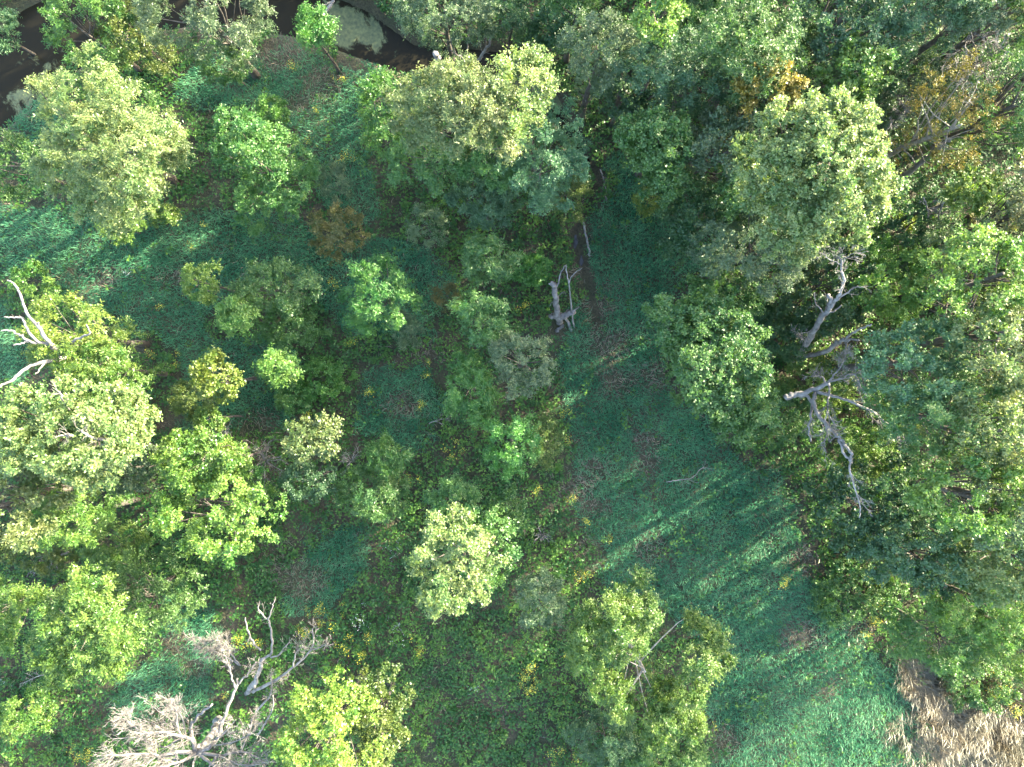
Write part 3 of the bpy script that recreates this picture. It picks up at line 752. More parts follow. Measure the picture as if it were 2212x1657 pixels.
T("broadleaf_tree", "deep green tree beside the orange-leaved tree", 2165, 225, 75, 105, 11, 'ash', 'green')
T("broadleaf_tree", "pinkish pale sunlit tree at the wood's edge", 2200, 470, 60, 95, 11.5, 'maple', 'pink')
T("sapling_tree", "yellow sprigged sapling rising from grey dead stems", 2035, 440, 40, 34, 9, 'maple', 'yellow')
T("broadleaf_tree", "grey-green tree below the yellow sprigged sapling", 2115, 500, 90, 75, 9, 'shrub', 'grey')
T("broadleaf_tree", "dark tree in the hollow under the enormous maple", 1965, 490, 80, 80, 5, 'maple', 'dark')
T("broadleaf_tree", "dark tree behind the forked dead trunk", 1775, 625, 85, 85, 5.5, 'maple', 'dark')
T("broadleaf_tree", "yellow-green understory tree between forked dead trunk and lime crowns", 1905, 610, 70, 80, 6.5, 'maple', 'lime')
T("broadleaf_tree", "lime crowned tree with scalloped clusters beside the grey-green tree", 2050, 620, 105, 82, 12, 'maple', 'lime')
T("broadleaf_tree", "cream-lime tree in the heart of the sunlit wood", 2095, 740, 92, 80, 12.5, 'maple', 'pale')
T("broadleaf_tree", "blue-green tree with lime tips above the twisted dead tree", 1920, 790, 88, 78, 10.5, 'maple', 'blue')
T("broadleaf_tree", "soft green tree spreading behind the twisted dead tree", 1990, 885, 115, 78, 11, 'ash', 'green')
T("broadleaf_tree", "cream-lime tree over the dark brown gap", 2085, 920, 85, 90, 12, 'maple', 'pale')
T("broadleaf_tree", "pale lime tree below the cream-lime gap tree", 2035, 1050, 95, 75, 11.5, 'maple', 'lime')
T("broadleaf_tree", "greyish pale green tree bordering the pale lime one", 2150, 1080, 85, 95, 11.5, 'shrub', 'grey')
T("broadleaf_tree", "silvery green tree in the outer wood beside dark gap", 2185, 860, 60, 60, 8, 'shrub', 'grey')
T("broadleaf_tree", "mottled olive tree in the outer wood above the dark gap", 2170, 640, 65, 100, 9, 'shrub', 'olive')
T("broadleaf_tree", "dark blue-green rounded tree at the foot of the twisted dead tree", 1880, 1095, 100, 95, 6.5, 'maple', 'dark')
T("broadleaf_tree", "blue-green broad tree above the goldenrod bank", 1990, 1190, 115, 75, 7.5, 'maple', 'blue')
T("broadleaf_tree", "cream-edged tree behind the blue-green broad tree", 2135, 1190, 85, 75, 9.5, 'maple', 'pale')
T("shrub", "yellow-lime bush between twisted dead tree and dark rounded tree", 1850, 985, 70, 50, 3.5, 'shrub', 'lime')
T("feathery_tree", "bright green feathery tree arching over the tan grass", 2025, 1370, 85, 62, 6.5, 'ash', 'vivid')
T("feathery_tree", "green feathery tree with fern-like fronds behind the arching one", 2130, 1310, 88, 70, 7.5, 'ash', 'lime')
T("broadleaf_tree", "golden-edged tree past the fern-like feathery tree", 2195, 1370, 50, 80, 7, 'ash', 'lime')
T("shrub", "dark leafy bush carrying goldenrod at the tan grass", 2120, 1480, 72, 52, 1.8, 'shrub', 'green')
T("shrub", "dark low thicket between meadow and blue-green broad tree", 1850, 1280, 85, 55, 1.8, 'shrub', 'green')
T("shrub", "lime shrub lit by a sunfleck beside the forked dead trunk", 1790, 820, 70, 60, 3, 'shrub', 'lime')
T("shrub", "dark green bush under three-lobed tree's outer flank", 1700, 900, 55, 60, 3, 'shrub', 'green')
T("shrub", "dark bush between three-lobed tree and forked dead trunk", 1690, 720, 50, 60, 3.5, 'shrub', 'dark')
# --- beyond the pond
T("willow_tree", "grey-green willow trailing over the duckweed", 960, 32, 118, 52, 8, 'willow', 'grey')
T("broadleaf_tree", "dark green tree behind the forked pond snag", 1095, 45, 78, 48, 6.5, 'willow', 'dark')
T("broadleaf_tree", "dark green tree shading the duckweed bend", 1192, 62, 52, 52, 5, 'maple', 'dark')
T("broadleaf_tree", "green tree with a dark trunk at the pond's far bank", 1240, 15, 75, 45, 9, 'ash', 'green')
T("broadleaf_tree", "shadowy tree behind the bare grey twigs", 1530, 20, 60, 50, 7, 'ash', 'dark')
T("broadleaf_tree", "mossy green tree beyond the blue-green wall of vines", 1870, 150, 60, 70, 7, 'shrub', 'dark')

# unseen forest past the trees above, added sunward for the shade it casts
rng = np.random.default_rng(5)
src = [o for n_ in ("broadleaf_tree", "willow_tree") for o in TREES[n_] if o.children and o.location.x > 8]
src = [o for o in src if o["label"].split()[0] in ("big", "dark", "pale", "cream-lime", "lime", "soft", "greyish", "blue-grey", "deep", "blue-green", "lime-yellow", "tall")]
cnt = 0
for gx in np.arange(-20, 42, 4.6):
    for gy in np.arange(-13, 36, 4.6):
        x = gx + rng.normal(0, 0.9); y = gy + rng.normal(0, 0.9)
        inside = (abs(x) < 24.5 and y < 18.5)
        sunward = (x > 24 and y > -13.5 + (x - 24) * 0.3) or (y > 18.5)
        if inside or not sunward: continue
        if x < 6 and y < 24.5: continue
        if rng.random() < (0.22 if y < 23 else 0.08): continue
        s = src[int(rng.integers(len(src)))]
        copy_tree(s, (x, y, float(ground_z(np.array([x]), np.array([y]))[0])), rng.random() * 6.28, rng.uniform(0.72, 0.98) if y < 23 else rng.uniform(0.9, 1.15),
                  "unseen green broadleaf tree added deep in the wood for its shade", "unseen trees of the deeper wood")
        cnt += 1
print("OUTER", cnt)
#@@DEAD
# ------------------------------------------------------------------ dead trees, snags, fallen boughs
def smooth(pts, m=4, rng=None, j=0.0):
    pts = np.asarray(pts, float); k = len(pts)
    if k < 3: m = max(m, 3)
    out = []
    for i in range(k - 1):
        p0 = pts[max(i - 1, 0)]; p1 = pts[i]; p2 = pts[i + 1]; p3 = pts[min(i + 2, k - 1)]
        for t in np.arange(m) / m:
            out.append(0.5 * ((2 * p1) + (-p0 + p2) * t + (2 * p0 - 5 * p1 + 4 * p2 - p3) * t * t + (-p0 + 3 * p1 - 3 * p2 + p3) * t ** 3))
    out.append(pts[-1]); out = np.array(out)
    if rng is not None: out[1:-1] += rng.normal(0, j, out[1:-1].shape)
    return out
def twigs(tb, rng, pts, r0, r1, count, length, level=0, t0=0.25, flat=0.7):
    k = len(pts)
    for c in range(count):
        t = rng.uniform(t0, 1.0); f = t * (k - 1); i = min(int(f), k - 2)
        p = pts[i] + (pts[i + 1] - pts[i]) * (f - i)
        d = norm(pts[i + 1] - pts[i])
        s = rng.normal(size=3); s[2] *= flat; s -= d * (s @ d); s = norm(s)
        dr = norm(d * rng.uniform(0.8, 1.3) + s * rng.uniform(0.45, 0.95) + np.array([0, 0, 0.12]))
        L_ = length * rng.uniform(0.5, 1.25) * (1.2 - 0.5 * t)
        bend = norm(rng.normal(size=3)) * 0.14 * L_
        q = np.array([p, p + dr * L_ * 0.5 + bend, p + dr * L_ + bend * rng.uniform(0, 1.2)])
        rr = max(0.008, (r0 + (r1 - r0) * t) * 0.26)
        tb.add(q, [rr, rr * .65, max(0.005, rr * .3)], 3, caps=False)
        if level > 0:
            twigs(tb, rng, q, rr, rr * .3, max(4, int(count * 0.35)) if level > 1 else 4, L_ * 0.6, level - 1, 0.15, flat)
def dead(name, label, base, parts, mat=DEADWOOD, cat="dead tree", group=None, seed=1, sink=True):
    """parts: (part name, [(u, v, h) ...], r0, r1, twig count, twig length, level)"""
    rng = np.random.default_rng(seed)
    b = at(*base)
    b[2] = float(ground_z(np.array([b[0]]), np.array([b[1]]))[0])
    root = empty(name, tuple(b)); tag(root, label, cat, group)
    for (pn, pts, r0, r1, tc, tl, lv) in parts:
        P = np.array([at(*p) for p in pts]) - b
        S = smooth(P, 5, rng, 0.012 + r1 * 0.25)
        tb = Tubes()
        f = np.linspace(0, 1, len(S))
        tb.add(S, (r0 + (r1 - r0) * f ** 0.8) * (1 + rng.normal(0, 0.06, len(S))), 9 if r0 > 0.08 else 6)
        if tc: twigs(tb, rng, S, r0, r1, tc, tl, lv)
        link(pn, tb.mesh(pn, mat), root)
    return root
def tl(o, *pts):
    out = []
    for (a, b, h) in pts:
        u, v = tx(o, (a, b)); out.append((u, v, h))
    return out
A0, A1, A2, A3 = (0, 0), (1024, 0), (2048, 0), (3072, 0)
B0, B1, B2, B3 = (0, 1023), (1024, 1023), (2048, 1023), (3072, 1023)
C0, C1, C2, C3 = (0, 2046), (1024, 2046), (2048, 2046), (3072, 2046)

# the big bleached tree
bu, bv = tx(C0, (1420, 1330))
fork = tl(C0, (1270, 1560, 6.0))[0]
dead("dead_tree", "big bleached dead tree with a wide fan of white twigs", (bu, bv, 0), [
    ("trunk", [(bu, bv, -0.2)] + tl(C0, (1400, 1390, 2.2), (1350, 1480, 4.2)) + [fork], 0.24, 0.14, 0, 0, 0),
    ("branch", [fork] + tl(C0, (1250, 1490, 6.6), (1180, 1460, 7.4), (1060, 1430, 8.2), (960, 1440, 8.7)), 0.11, 0.03, 22, 1.0, 2),
    ("branch", [fork] + tl(C0, (1240, 1440, 6.8), (1240, 1380, 7.4), (1290, 1320, 8), (1375, 1250, 8.6)), 0.10, 0.04, 5, 0.5, 1),
    ("branch", tl(C0, (1180, 1460, 7.3), (1150, 1400, 7.8), (1140, 1300, 8.4), (1120, 1220, 8.8)), 0.06, 0.02, 22, 0.85, 2),
    ("branch", [fork] + tl(C0, (1150, 1560, 7.0), (1030, 1580, 7.8), (880, 1570, 8.4), (720, 1590, 9)), 0.11, 0.03, 24, 1.0, 2),
    ("branch", [fork] + tl(C0, (1200, 1610, 7.0), (1080, 1650, 7.8), (960, 1700, 8.4)), 0.10, 0.03, 20, 1.0, 2),
    ("branch", tl(C0, (1060, 1430, 8.0), (950, 1440, 8.5), (860, 1390, 8.9), (800, 1340, 9.2)), 0.05, 0.02, 18, 0.8, 2),
    ("branch", [fork] + tl(C0, (1330, 1540, 6.2), (1400, 1480, 6.5), (1450, 1330, 6.8), (1530, 1150, 6.8), (1540, 1080, 6.8)), 0.13, 0.05, 6, 0.6, 1),
    ("branch", tl(C0, (1530, 1150, 6.8), (1500, 1060, 7), (1470, 960, 7.2), (1440, 900, 7.4)), 0.06, 0.02, 16, 0.6, 2),
    ("branch", tl(C0, (1540, 1120, 6.8), (1610, 1050, 7), (1660, 980, 7.2)), 0.05, 0.02, 12, 0.6, 2),
    ("branch", [fork] + tl(C0, (1420, 1580, 6.6), (1560, 1560, 7.2), (1680, 1600, 7.6)), 0.09, 0.03, 22, 0.95, 2),
    ("branch", [fork] + tl(C0, (1380, 1640, 6.8), (1500, 1700, 7.4), (1640, 1740, 7.8)), 0.09, 0.03, 22, 1.0, 2),
    ("branch", tl(C0, (1560, 1560, 7.1), (1600, 1450, 7.3), (1640, 1340, 7.5)), 0.05, 0.02, 16, 0.7, 2),
] + [("branch", tl(C0, (1180, 1460, 7.3) if 3.2 < a_ < 4.5 else (1150, 1560, 7.0) if 2.2 < a_ < 3.2 else (1420, 1580, 6.6) if a_ < 1.5 else (1400, 1480, 6.5) if a_ > 5 else (1270, 1560, 6.0)) + tl(C0, (1270 + R_ * .35 * math.cos(a_) + 20 * math.sin(a_ * 7), 1560 + R_ * .35 * math.sin(a_), 6.9), (1270 + R_ * .7 * math.cos(a_ + .08), 1560 + R_ * .7 * math.sin(a_ + .08), 7.9), (1270 + R_ * math.cos(a_), 1560 + R_ * math.sin(a_), 8.8)), 0.055, 0.015, 13, 0.95, 2)
      for (a_, R_) in ((3.0, 560), (3.3, 540), (3.65, 470), (3.95, 400), (4.25, 330), (2.75, 540), (2.4, 480), (0.2, 420), (0.55, 430), (5.95, 380), (5.6, 330), (1.0, 380), (1.9, 400))], seed=3)
bu, bv = tx(C1, (-60, 1180))
dead("dead_tree", "grey leafless dead tree with curling stems behind the bleached fan", (bu, bv, 0), [
    ("trunk", [(bu, bv, -0.2)] + tl(C1, (-30, 1130, 1.5), (0, 1090, 2.5), (40, 960, 3.6)), 0.15, 0.10, 0, 0, 0),
    ("branch", tl(C1, (40, 960, 3.6), (95, 920, 4), (105, 840, 4.4), (90, 740, 4.8), (75, 700, 5), (15, 640, 5.2), (20, 590, 5.3)), 0.075, 0.02, 7, 0.5, 1),
    ("branch", tl(C1, (80, 700, 5), (100, 640, 5.2), (118, 580, 5.4)), 0.045, 0.015, 4, 0.35, 1),
    ("branch", tl(C1, (95, 945, 4), (150, 930, 4.3), (190, 880, 4.6), (230, 830, 4.8)), 0.05, 0.015, 8, 0.5, 1),
    ("branch", tl(C1, (-20, 1170, 1.6), (80, 1120, 2.2), (180, 1060, 2.8), (300, 960, 3.4), (370, 870, 3.8), (365, 760, 4.2)), 0.10, 0.025, 14, 0.7, 2),
    ("branch", tl(C1, (240, 1010, 3.2), (260, 920, 3.6), (300, 870, 3.8)), 0.05, 0.02, 14, 0.7, 2),
    ("branch", tl(C1, (340, 910, 3.6), (420, 880, 3.9), (470, 850, 4.1)), 0.04, 0.012, 12, 0.5, 2),
    ("branch", tl(C1, (0, 1300, 3), (90, 1190, 4.4), (100, 1100, 5), (90, 1060, 5.3)), 0.06, 0.02, 16, 0.5, 2),
    ("branch", tl(C1, (10, 1450, 4), (60, 1370, 4.6), (105, 1280, 5), (110, 1190, 5.2)), 0.05, 0.02, 10, 0.6, 1),
], mat=GREYWOOD, seed=4)
bu, bv = tx(C0, (1500, 900))
dead("dead_shrub", "thin grey dead bush with hair-fine twigs over blue-green grass", (bu, bv, 0), [
    ("stem", tl(C0, (1560, 1000, 0.1), (1500, 930, 1), (1450, 850, 1.8), (1390, 830, 2.3)), 0.05, 0.015, 26, 0.8, 2),
    ("stem", tl(C0, (1560, 1000, 0.1), (1440, 930, 1.2), (1340, 880, 2), (1260, 840, 2.5)), 0.04, 0.012, 24, 0.8, 2),
    ("stem", tl(C0, (1590, 690, 2.4), (1610, 780, 2.0), (1640, 850, 1.6), (1690, 900, 1)), 0.03, 0.05, 6, 0.5, 1),
], mat=GREYWOOD, cat="dead shrub", seed=5)
# bleached boughs
bu, bv = tx(B0, (470, 700))
dead("dead_tree", "white bleached bare boughs reaching out of the yellow-lime tree", (bu, bv, 0), [
    ("trunk", [(bu, bv, -0.2)] + tl(B0, (450, 690, 3), (400, 640, 6), (340, 585, 8.2)), 0.22, 0.12, 0, 0, 0),
    ("branch", tl(B0, (340, 585, 8.2), (300, 540, 8.6), (240, 450, 9), (165, 360, 9.3), (130, 250, 9.5), (95, 190, 9.7), (45, 160, 9.8)), 0.10, 0.03, 0, 0, 0),
    ("branch", tl(B0, (335, 580, 8.2), (230, 550, 8.7), (175, 470, 9), (140, 405, 9.2), (80, 402, 9.3), (28, 402, 9.4)), 0.085, 0.025, 2, 0.35, 0),
    ("branch", tl(B0, (240, 570, 8.6), (170, 545, 8.9), (120, 510, 9), (60, 485, 9.1), (8, 490, 9.2)), 0.07, 0.03, 2, 0.3, 0),
    ("branch", tl(B0, (190, 550, 8.8), (140, 570, 8.9), (85, 582, 9)), 0.05, 0.03, 0, 0, 0),
    ("branch", tl(B0, (240, 450, 9), (250, 435, 9.1)), 0.06, 0.04, 0, 0, 0),
    ("branch", tl(B0, (440, 610, 7.8), (475, 555, 8.3), (520, 530, 8.5), (580, 505, 8.7), (560, 445, 8.9)), 0.08, 0.025, 2, 0.3, 0),
    ("branch", tl(B0, (420, 660, 7.0), (365, 680, 7.8), (280, 690, 8.2), (150, 740, 8.6), (80, 810, 8.9), (0, 842, 9.1), (-60, 870, 9.2)), 0.11, 0.04, 0, 0, 0),
    ("branch", tl(B0, (290, 690, 8.2), (262, 730, 8.4), (230, 770, 8.6)), 0.05, 0.02, 0, 0, 0),
], seed=6)
# the standing snag by the brook
bu, bv = tx(B2, (305, 420))
dead("snag", "broken silver-grey standing snag with torn top beside the brook", (bu, bv, 0), [
    ("trunk", tl(B2, (318, 440, -0.2), (300, 400, 0.9), (292, 330, 2.0), (285, 260, 2.9), (275, 200, 3.5), (262, 180, 3.7)), 0.20, 0.12, 0, 0, 0),
    ("splinter", tl(B2, (275, 205, 3.4), (255, 190, 3.6), (240, 180, 3.7)), 0.09, 0.03, 0, 0, 0),
    ("branch", tl(B2, (285, 215, 3.3), (300, 180, 3.6), (318, 115, 4.1), (345, 65, 4.5)), 0.06, 0.02, 3, 0.3, 0),
    ("branch", tl(B2, (300, 405, 0.8), (340, 390, 1.2), (375, 370, 1.5), (402, 368, 1.7)), 0.19, 0.14, 0, 0, 0),
    ("branch", tl(B2, (385, 365, 1.6), (410, 350, 1.8), (437, 333, 2.0)), 0.05, 0.025, 0, 0, 0),
    ("branch", tl(B2, (305, 405, 0.8), (275, 395, 1.0), (245, 395, 1.2)), 0.16, 0.12, 0, 0, 0),
    ("branch", tl(B2, (335, 385, 1.1), (365, 430, 0.5), (383, 492, 0.1)), 0.09, 0.07, 0, 0, 0),
    ("branch", tl(B2, (290, 330, 2), (265, 300, 2.3), (242, 328, 2.4)), 0.03, 0.012, 2, 0.2, 0),
    ("branch", tl(B2, (300, 270, 2.6), (325, 240, 2.9), (345, 238, 3)), 0.03, 0.01, 2, 0.25, 0),
], seed=7)
o = dead("log", "short split chunk of grey log at the snag's foot", (tx(B2, (310, 470))[0], tx(B2, (310, 470))[1], 0), [
    ("wood", tl(B2, (288, 488, 0.15), (312, 468, 0.18), (335, 448, 0.2)), 0.11, 0.07, 0, 0, 0)], cat="log", seed=8)
bu, bv = tx(B2, (405, 480))
dead("snag", "thin grey dead stem with a curved arm next to the snag", (bu, bv, 0), [
    ("trunk", tl(B2, (405, 480, -0.1), (392, 400, 1.2), (378, 260, 3.0), (368, 175, 4.0), (352, 90, 4.8), (350, 60, 5)), 0.055, 0.02, 5, 0.35, 0),
    ("branch", tl(B2, (368, 180, 4.0), (378, 150, 4.2), (405, 115, 4.5), (455, 80, 4.8)), 0.04, 0.012, 3, 0.25, 0)], mat=GREYWOOD, seed=9)
# forked dead trunk in the wood
bu, bv = tx(B3, (150, 680))
dead("dead_tree", "grey forked dead trunk with two long stems in the wood", (bu, bv, 0), [
    ("trunk", tl(B3, (150, 680, -0.2), (175, 665, 0.8), (210, 640, 1.8), (250, 570, 3.2), (290, 500, 4.4), (350, 400, 5.8), (400, 345, 6.6)), 0.20, 0.13, 3, 0.8, 1),
    ("branch", tl(B3, (400, 345, 6.6), (430, 300, 7.2), (470, 240, 7.8), (490, 160, 8.4), (475, 90, 8.8), (478, 20, 9.2)), 0.11, 0.04, 10, 0.8, 2),
    ("branch", tl(B3, (478, 60, 9), (500, 20, 9.2), (545, -10, 9.4)), 0.04, 0.015, 7, 0.6, 2),
    ("branch", tl(B3, (478, 60, 9), (440, 40, 9.2), (390, 20, 9.4), (360, -20, 9.5)), 0.03, 0.012, 6, 0.5, 2),
    ("branch", tl(B3, (395, 350, 6.6), (405, 300, 7.1), (395, 252, 7.5)), 0.10, 0.08, 0, 0, 0),
    ("branch", tl(B3, (360, 385, 6), (345, 350, 6.4), (310, 315, 6.8), (300, 240, 7.3)), 0.045, 0.018, 5, 0.5, 1),
    ("branch", tl(B3, (385, 370, 6.3), (430, 360, 6.6), (478, 322, 7)), 0.06, 0.03, 2, 0.3, 0),
    ("branch", tl(B3, (440, 295, 7.2), (510, 240, 7.6), (570, 205, 8), (625, 205, 8.2)), 0.06, 0.02, 5, 0.5, 1),
    ("branch", tl(B3, (300, 480, 4.6), (240, 500, 5), (170, 505, 5.4)), 0.03, 0.01, 12, 0.6, 2),
    ("branch", tl(B3, (175, 665, 0.8), (260, 650, 1.8), (370, 620, 3.0), (440, 575, 4.0), (500, 545, 4.8)), 0.15, 0.10, 2, 0.5, 0),
    ("branch", tl(B3, (500, 545, 4.8), (550, 543, 5.2), (592, 552, 5.6)), 0.08, 0.04, 2, 0.3, 0),
    ("branch", tl(B3, (500, 545, 4.8), (530, 515, 5.3), (590, 482, 5.8), (672, 445, 6.4)), 0.08, 0.045, 2, 0.4, 0),
], mat=GREYWOOD, seed=10)
# twisted dead tree with dense twigs
bu, bv = tx(B3, (180, 905))
dead("dead_tree", "twisted grey dead tree with sawn butt and tangled twigs", (bu, bv, 0), [
    ("trunk", tl(B3, (112, 922, 4.6), (170, 905, 4.7), (235, 890, 4.9), (310, 860, 5.2), (390, 822, 5.6)), 0.17, 0.09, 0, 0, 0),
    ("prop_stem", [(bu, bv, -0.2)] + tl(B3, (200, 905, 2.5), (235, 895, 4.8)), 0.16, 0.15, 0, 0, 0),
    ("branch", tl(B3, (390, 822, 5.6), (425, 780, 6.2), (480, 710, 6.8), (500, 650, 7.2)), 0.06, 0.02, 16, 0.8, 2),
    ("branch", tl(B3, (390, 822, 5.6), (470, 800, 6.2), (560, 770, 6.8), (600, 860, 7)), 0.06, 0.02, 16, 0.8, 2),
    ("branch", tl(B3, (380, 825, 5.6), (340, 780, 6), (280, 785, 6.3)), 0.05, 0.02, 14, 0.7, 2),
    ("branch", tl(B3, (240, 895, 4.9), (285, 960, 5.1), (275, 1060, 5.4), (262, 1120, 5.6), (278, 1205, 5.8)), 0.09, 0.035, 10, 0.6, 2),
    ("branch", tl(B3, (320, 885, 5.2), (420, 910, 5.6), (540, 950, 6), (680, 1010, 6.3), (760, 1080, 6.5), (830, 1125, 6.6), (865, 1210, 6.7)), 0.09, 0.02, 12, 0.8, 2),
    ("branch", tl(B3, (395, 830, 5.6), (395, 900, 5.9), (385, 980, 6.2), (400, 1040, 6.4), (440, 1100, 6.6)), 0.06, 0.02, 12, 0.95, 2),
    ("branch", tl(B3, (390, 1000, 6.2), (370, 1080, 6.4), (385, 1160, 6.6), (345, 1230, 6.8)), 0.04, 0.015, 9, 0.9, 2),
    ("branch", tl(B3, (310, 880, 5.1), (300, 960, 5.4), (330, 1040, 5.7), (400, 1110, 6.1), (450, 1170, 6.5), (490, 1220, 6.8), (545, 1290, 7.1)), 0.10, 0.07, 12, 0.6, 1),
    ("branch", tl(B3, (545, 1290, 7.1), (530, 1390, 7.4), (560, 1490, 7.6), (600, 1640, 7.8), (590, 1700, 7.8)), 0.07, 0.02, 9, 0.6, 2),
    ("branch", tl(B3, (460, 1190, 6.6), (500, 1290, 7.0), (545, 1340, 7.2)), 0.07, 0.05, 2, 0.4, 0),
], mat=GREYWOOD, seed=11)
# bough on the slough and pond snags
bu, bv = tx(A1, (425, 140))
dead("fallen_bough", "pale fallen bough lying across the sunlit duckweed", (bu, bv, 0), [
    ("branch", tl(A1, (415, 150, 0.0), (450, 85, 0.2), (490, 20, 0.35), (520, -60, 0.5)), 0.13, 0.08, 4, 0.7, 1),
    ("branch", tl(A1, (480, 15, 0.4), (440, 35, 0.8), (395, 38, 1)), 0.04, 0.015, 3, 0.4, 1),
    ("branch", tl(A1, (450, 120, 0.2), (475, 105, 0.4), (510, 118, 0.6)), 0.05, 0.02, 2, 0.3, 0)], cat="bough", seed=12)
bu, bv = tx(A1, (1395, 500))
dead("snag", "forked grey snag standing in the dark pond", (bu, bv, 0), [
    ("trunk", tl(A1, (1395, 520, -0.8), (1405, 470, 0.5), (1412, 435, 1.2)), 0.12, 0.10, 0, 0, 0),
    ("branch", tl(A1, (1412, 435, 1.2), (1445, 390, 2), (1480, 330, 2.8), (1510, 290, 3.4), (1525, 225, 4)), 0.10, 0.05, 5, 0.6, 1),
    ("branch", tl(A1, (1410, 435, 1.2), (1370, 395, 1.8), (1310, 360, 2.4), (1260, 330, 3)), 0.07, 0.03, 5, 0.5, 1),
    ("branch", tl(A1, (1365, 390, 1.8), (1372, 300, 2.6), (1382, 190, 3.4)), 0.035, 0.015, 6, 0.5, 1),
    ("branch", tl(A1, (1300, 355, 2.5), (1260, 270, 3.2), (1280, 240, 3.5)), 0.04, 0.02, 4, 0.5, 1)], mat=GREYWOOD, seed=13)
bu, bv = tx(A1, (1188, 460))
dead("snag", "stubby pale broken snag poking above the cream-topped tree", (bu, bv, 0), [
    ("trunk", tl(A1, (1195, 475, -0.2), (1190, 445, 2.5), (1184, 410, 5), (1172, 370, 7.3), (1166, 352, 7.6)), 0.17, 0.13, 0, 0, 0)], seed=14)
# bare grey bush and other leafless things
def deadbush(name, label, o, c, n, r, h, mat, seed, lv=2, tc=10):
    rg = np.random.default_rng(seed); parts = []
    for i in range(n):
        a = rg.uniform(0, 6.28) if n > 3 else i * 2.1 + rg.uniform(0, 1)
        rr = r * rg.uniform(0.6, 1.1); e = (c[0] + math.cos(a) * rr, c[1] + math.sin(a) * rr, h * rg.uniform(0.75, 1.1))
        m = (c[0] + math.cos(a) * rr * .45, c[1] + math.sin(a) * rr * .45, h * 0.5)
        parts.append(("stem", tl(o, (c[0], c[1], -0.05), m, e), 0.045, 0.012, tc, 0.55 * r / 100 + 0.15, lv))
    u, v = tx(o, c); dead(name, label, (u, v, 0), parts, mat=mat, cat="dead shrub", seed=seed)
deadbush("dead_shrub", "bare grey shrub with spiky fan of stems by lime green tree", B1, (60, 1330), 9, 140, 2.8, DEADWOOD, 21, 1, 7)
deadbush("dead_shrub", "bare grey shrub low in the weeds beside flat-topped tree", B1, (620, 1330), 6, 70, 1.3, GREYWOOD, 22, 1, 6)
deadbush("dead_shrub", "small bare grey bush among weeds at the meadow edge", C2, (190, 150), 6, 55, 1.0, GREYWOOD, 23, 1, 6)
deadbush("dead_shrub", "bare twiggy bush below the sapling near orange-tinged sapling", B0, (1420, 1180), 6, 90, 2.2, GREYWOOD, 24, 1, 8)
deadbush("dead_shrub", "blue-grey bare twigs between green crowns of the far wood", A2, (1340, 330), 8, 110, 7.5, GREYWOOD, 25, 2, 9)
deadbush("dead_tree", "bare white-twigged tree in the sunlit far corner of the wood", A3, (1360, 400), 8, 200, 10.0, GREYWOOD, 26, 2, 9)
deadbush("dead_shrub", "pinkish bare twigs behind the enormous maple's flank", A3, (830, 740), 5, 80, 8, GREYWOOD, 27, 2, 8)
bu, bv = tx(A3, (1060, 1560))
dead("dead_tree", "pair of slim grey dead stems under the yellow sprigged sapling", (bu, bv, 0), [
    ("trunk", tl(A3, (1030, 1580, -0.2), (1035, 1480, 3), (1040, 1380, 6), (1010, 1280, 8.4)), 0.07, 0.025, 9, 0.6, 2),
    ("trunk", tl(A3, (1090, 1580, -0.2), (1100, 1480, 3), (1110, 1390, 6), (1140, 1310, 8.2)), 0.07, 0.025, 9, 0.6, 2)], seed=28)
dead("fallen_bough", "leaning dark dead trunk under the orange-leaved tree", tx(A3, (900, 1140)) + (0,), [
    ("trunk", tl(A3, (880, 1150, 0.2), (960, 1080, 1.6), (1060, 1000, 3), (1180, 900, 4.5)), 0.17, 0.10, 5, 0.8, 1),
    ("branch", tl(A3, (960, 1080, 1.6), (920, 1010, 2.2), (840, 960, 2.6)), 0.06, 0.02, 8, 0.6, 2)], mat=GREYWOOD, cat="bough", seed=29)
dead("fallen_bough", "slim grey fallen branch lying in the blue-green meadow", tx(B2, (1100, 1450)) + (0,), [
    ("branch", tl(B2, (1000, 1468, 0.25), (1080, 1455, 0.35), (1165, 1440, 0.4), (1210, 1395, 0.4), (1245, 1365, 0.35)), 0.035, 0.015, 8, 0.5, 1)], mat=GREYWOOD, cat="bough", seed=30)
dead("fallen_bough", "grey log lying along the open brook", tx(A2, (485, 1530)) + (0,), [
    ("branch", tl(A2, (458, 1425, 0.1), (475, 1500, 0.05), (492, 1580, 0.05), (506, 1660, 0.1)), 0.075, 0.06, 3, 0.4, 0)], cat="log", mat=GREYWOOD, seed=31)
dead("fallen_bough", "thin pale branch fallen over the upper brook", tx(A2, (595, 1170)) + (0,), [
    ("branch", tl(A2, (570, 1100, 0.1), (590, 1150, 0.15), (605, 1220, 0.2), (612, 1300, 0.1)), 0.045, 0.02, 7, 0.4, 1)], cat="bough", seed=32)
dead("fallen_bough", "grey dead bough above the star-shaped tree", tx(C0, (330, 300)) + (0,), [
    ("branch", tl(C0, (445, 262, 2.2), (380, 290, 2), (310, 330, 1.6), (220, 380, 0.8)), 0.06, 0.02, 12, 0.6, 2)], cat="bough", mat=GREYWOOD, seed=33)
dead("fallen_bough", "thin dead branch in weeds below the star-shaped tree", tx(C0, (200, 1090)) + (0,), [
    ("branch", tl(C0, (290, 1055, 0.9), (220, 1080, 0.9), (130, 1120, 0.7)), 0.03, 0.012, 10, 0.5, 1)], cat="bough", mat=GREYWOOD, seed=34)
dead("fallen_bough", "short bare branch in dry grass beside the vivid feathery tree", tx(B1, (1190, 1070)) + (0,), [
    ("branch", tl(B1, (1120, 1090, 0.2), (1180, 1065, 0.4), (1250, 1050, 0.4)), 0.03, 0.012, 10, 0.5, 1)], cat="bough", mat=GREYWOOD, seed=35)
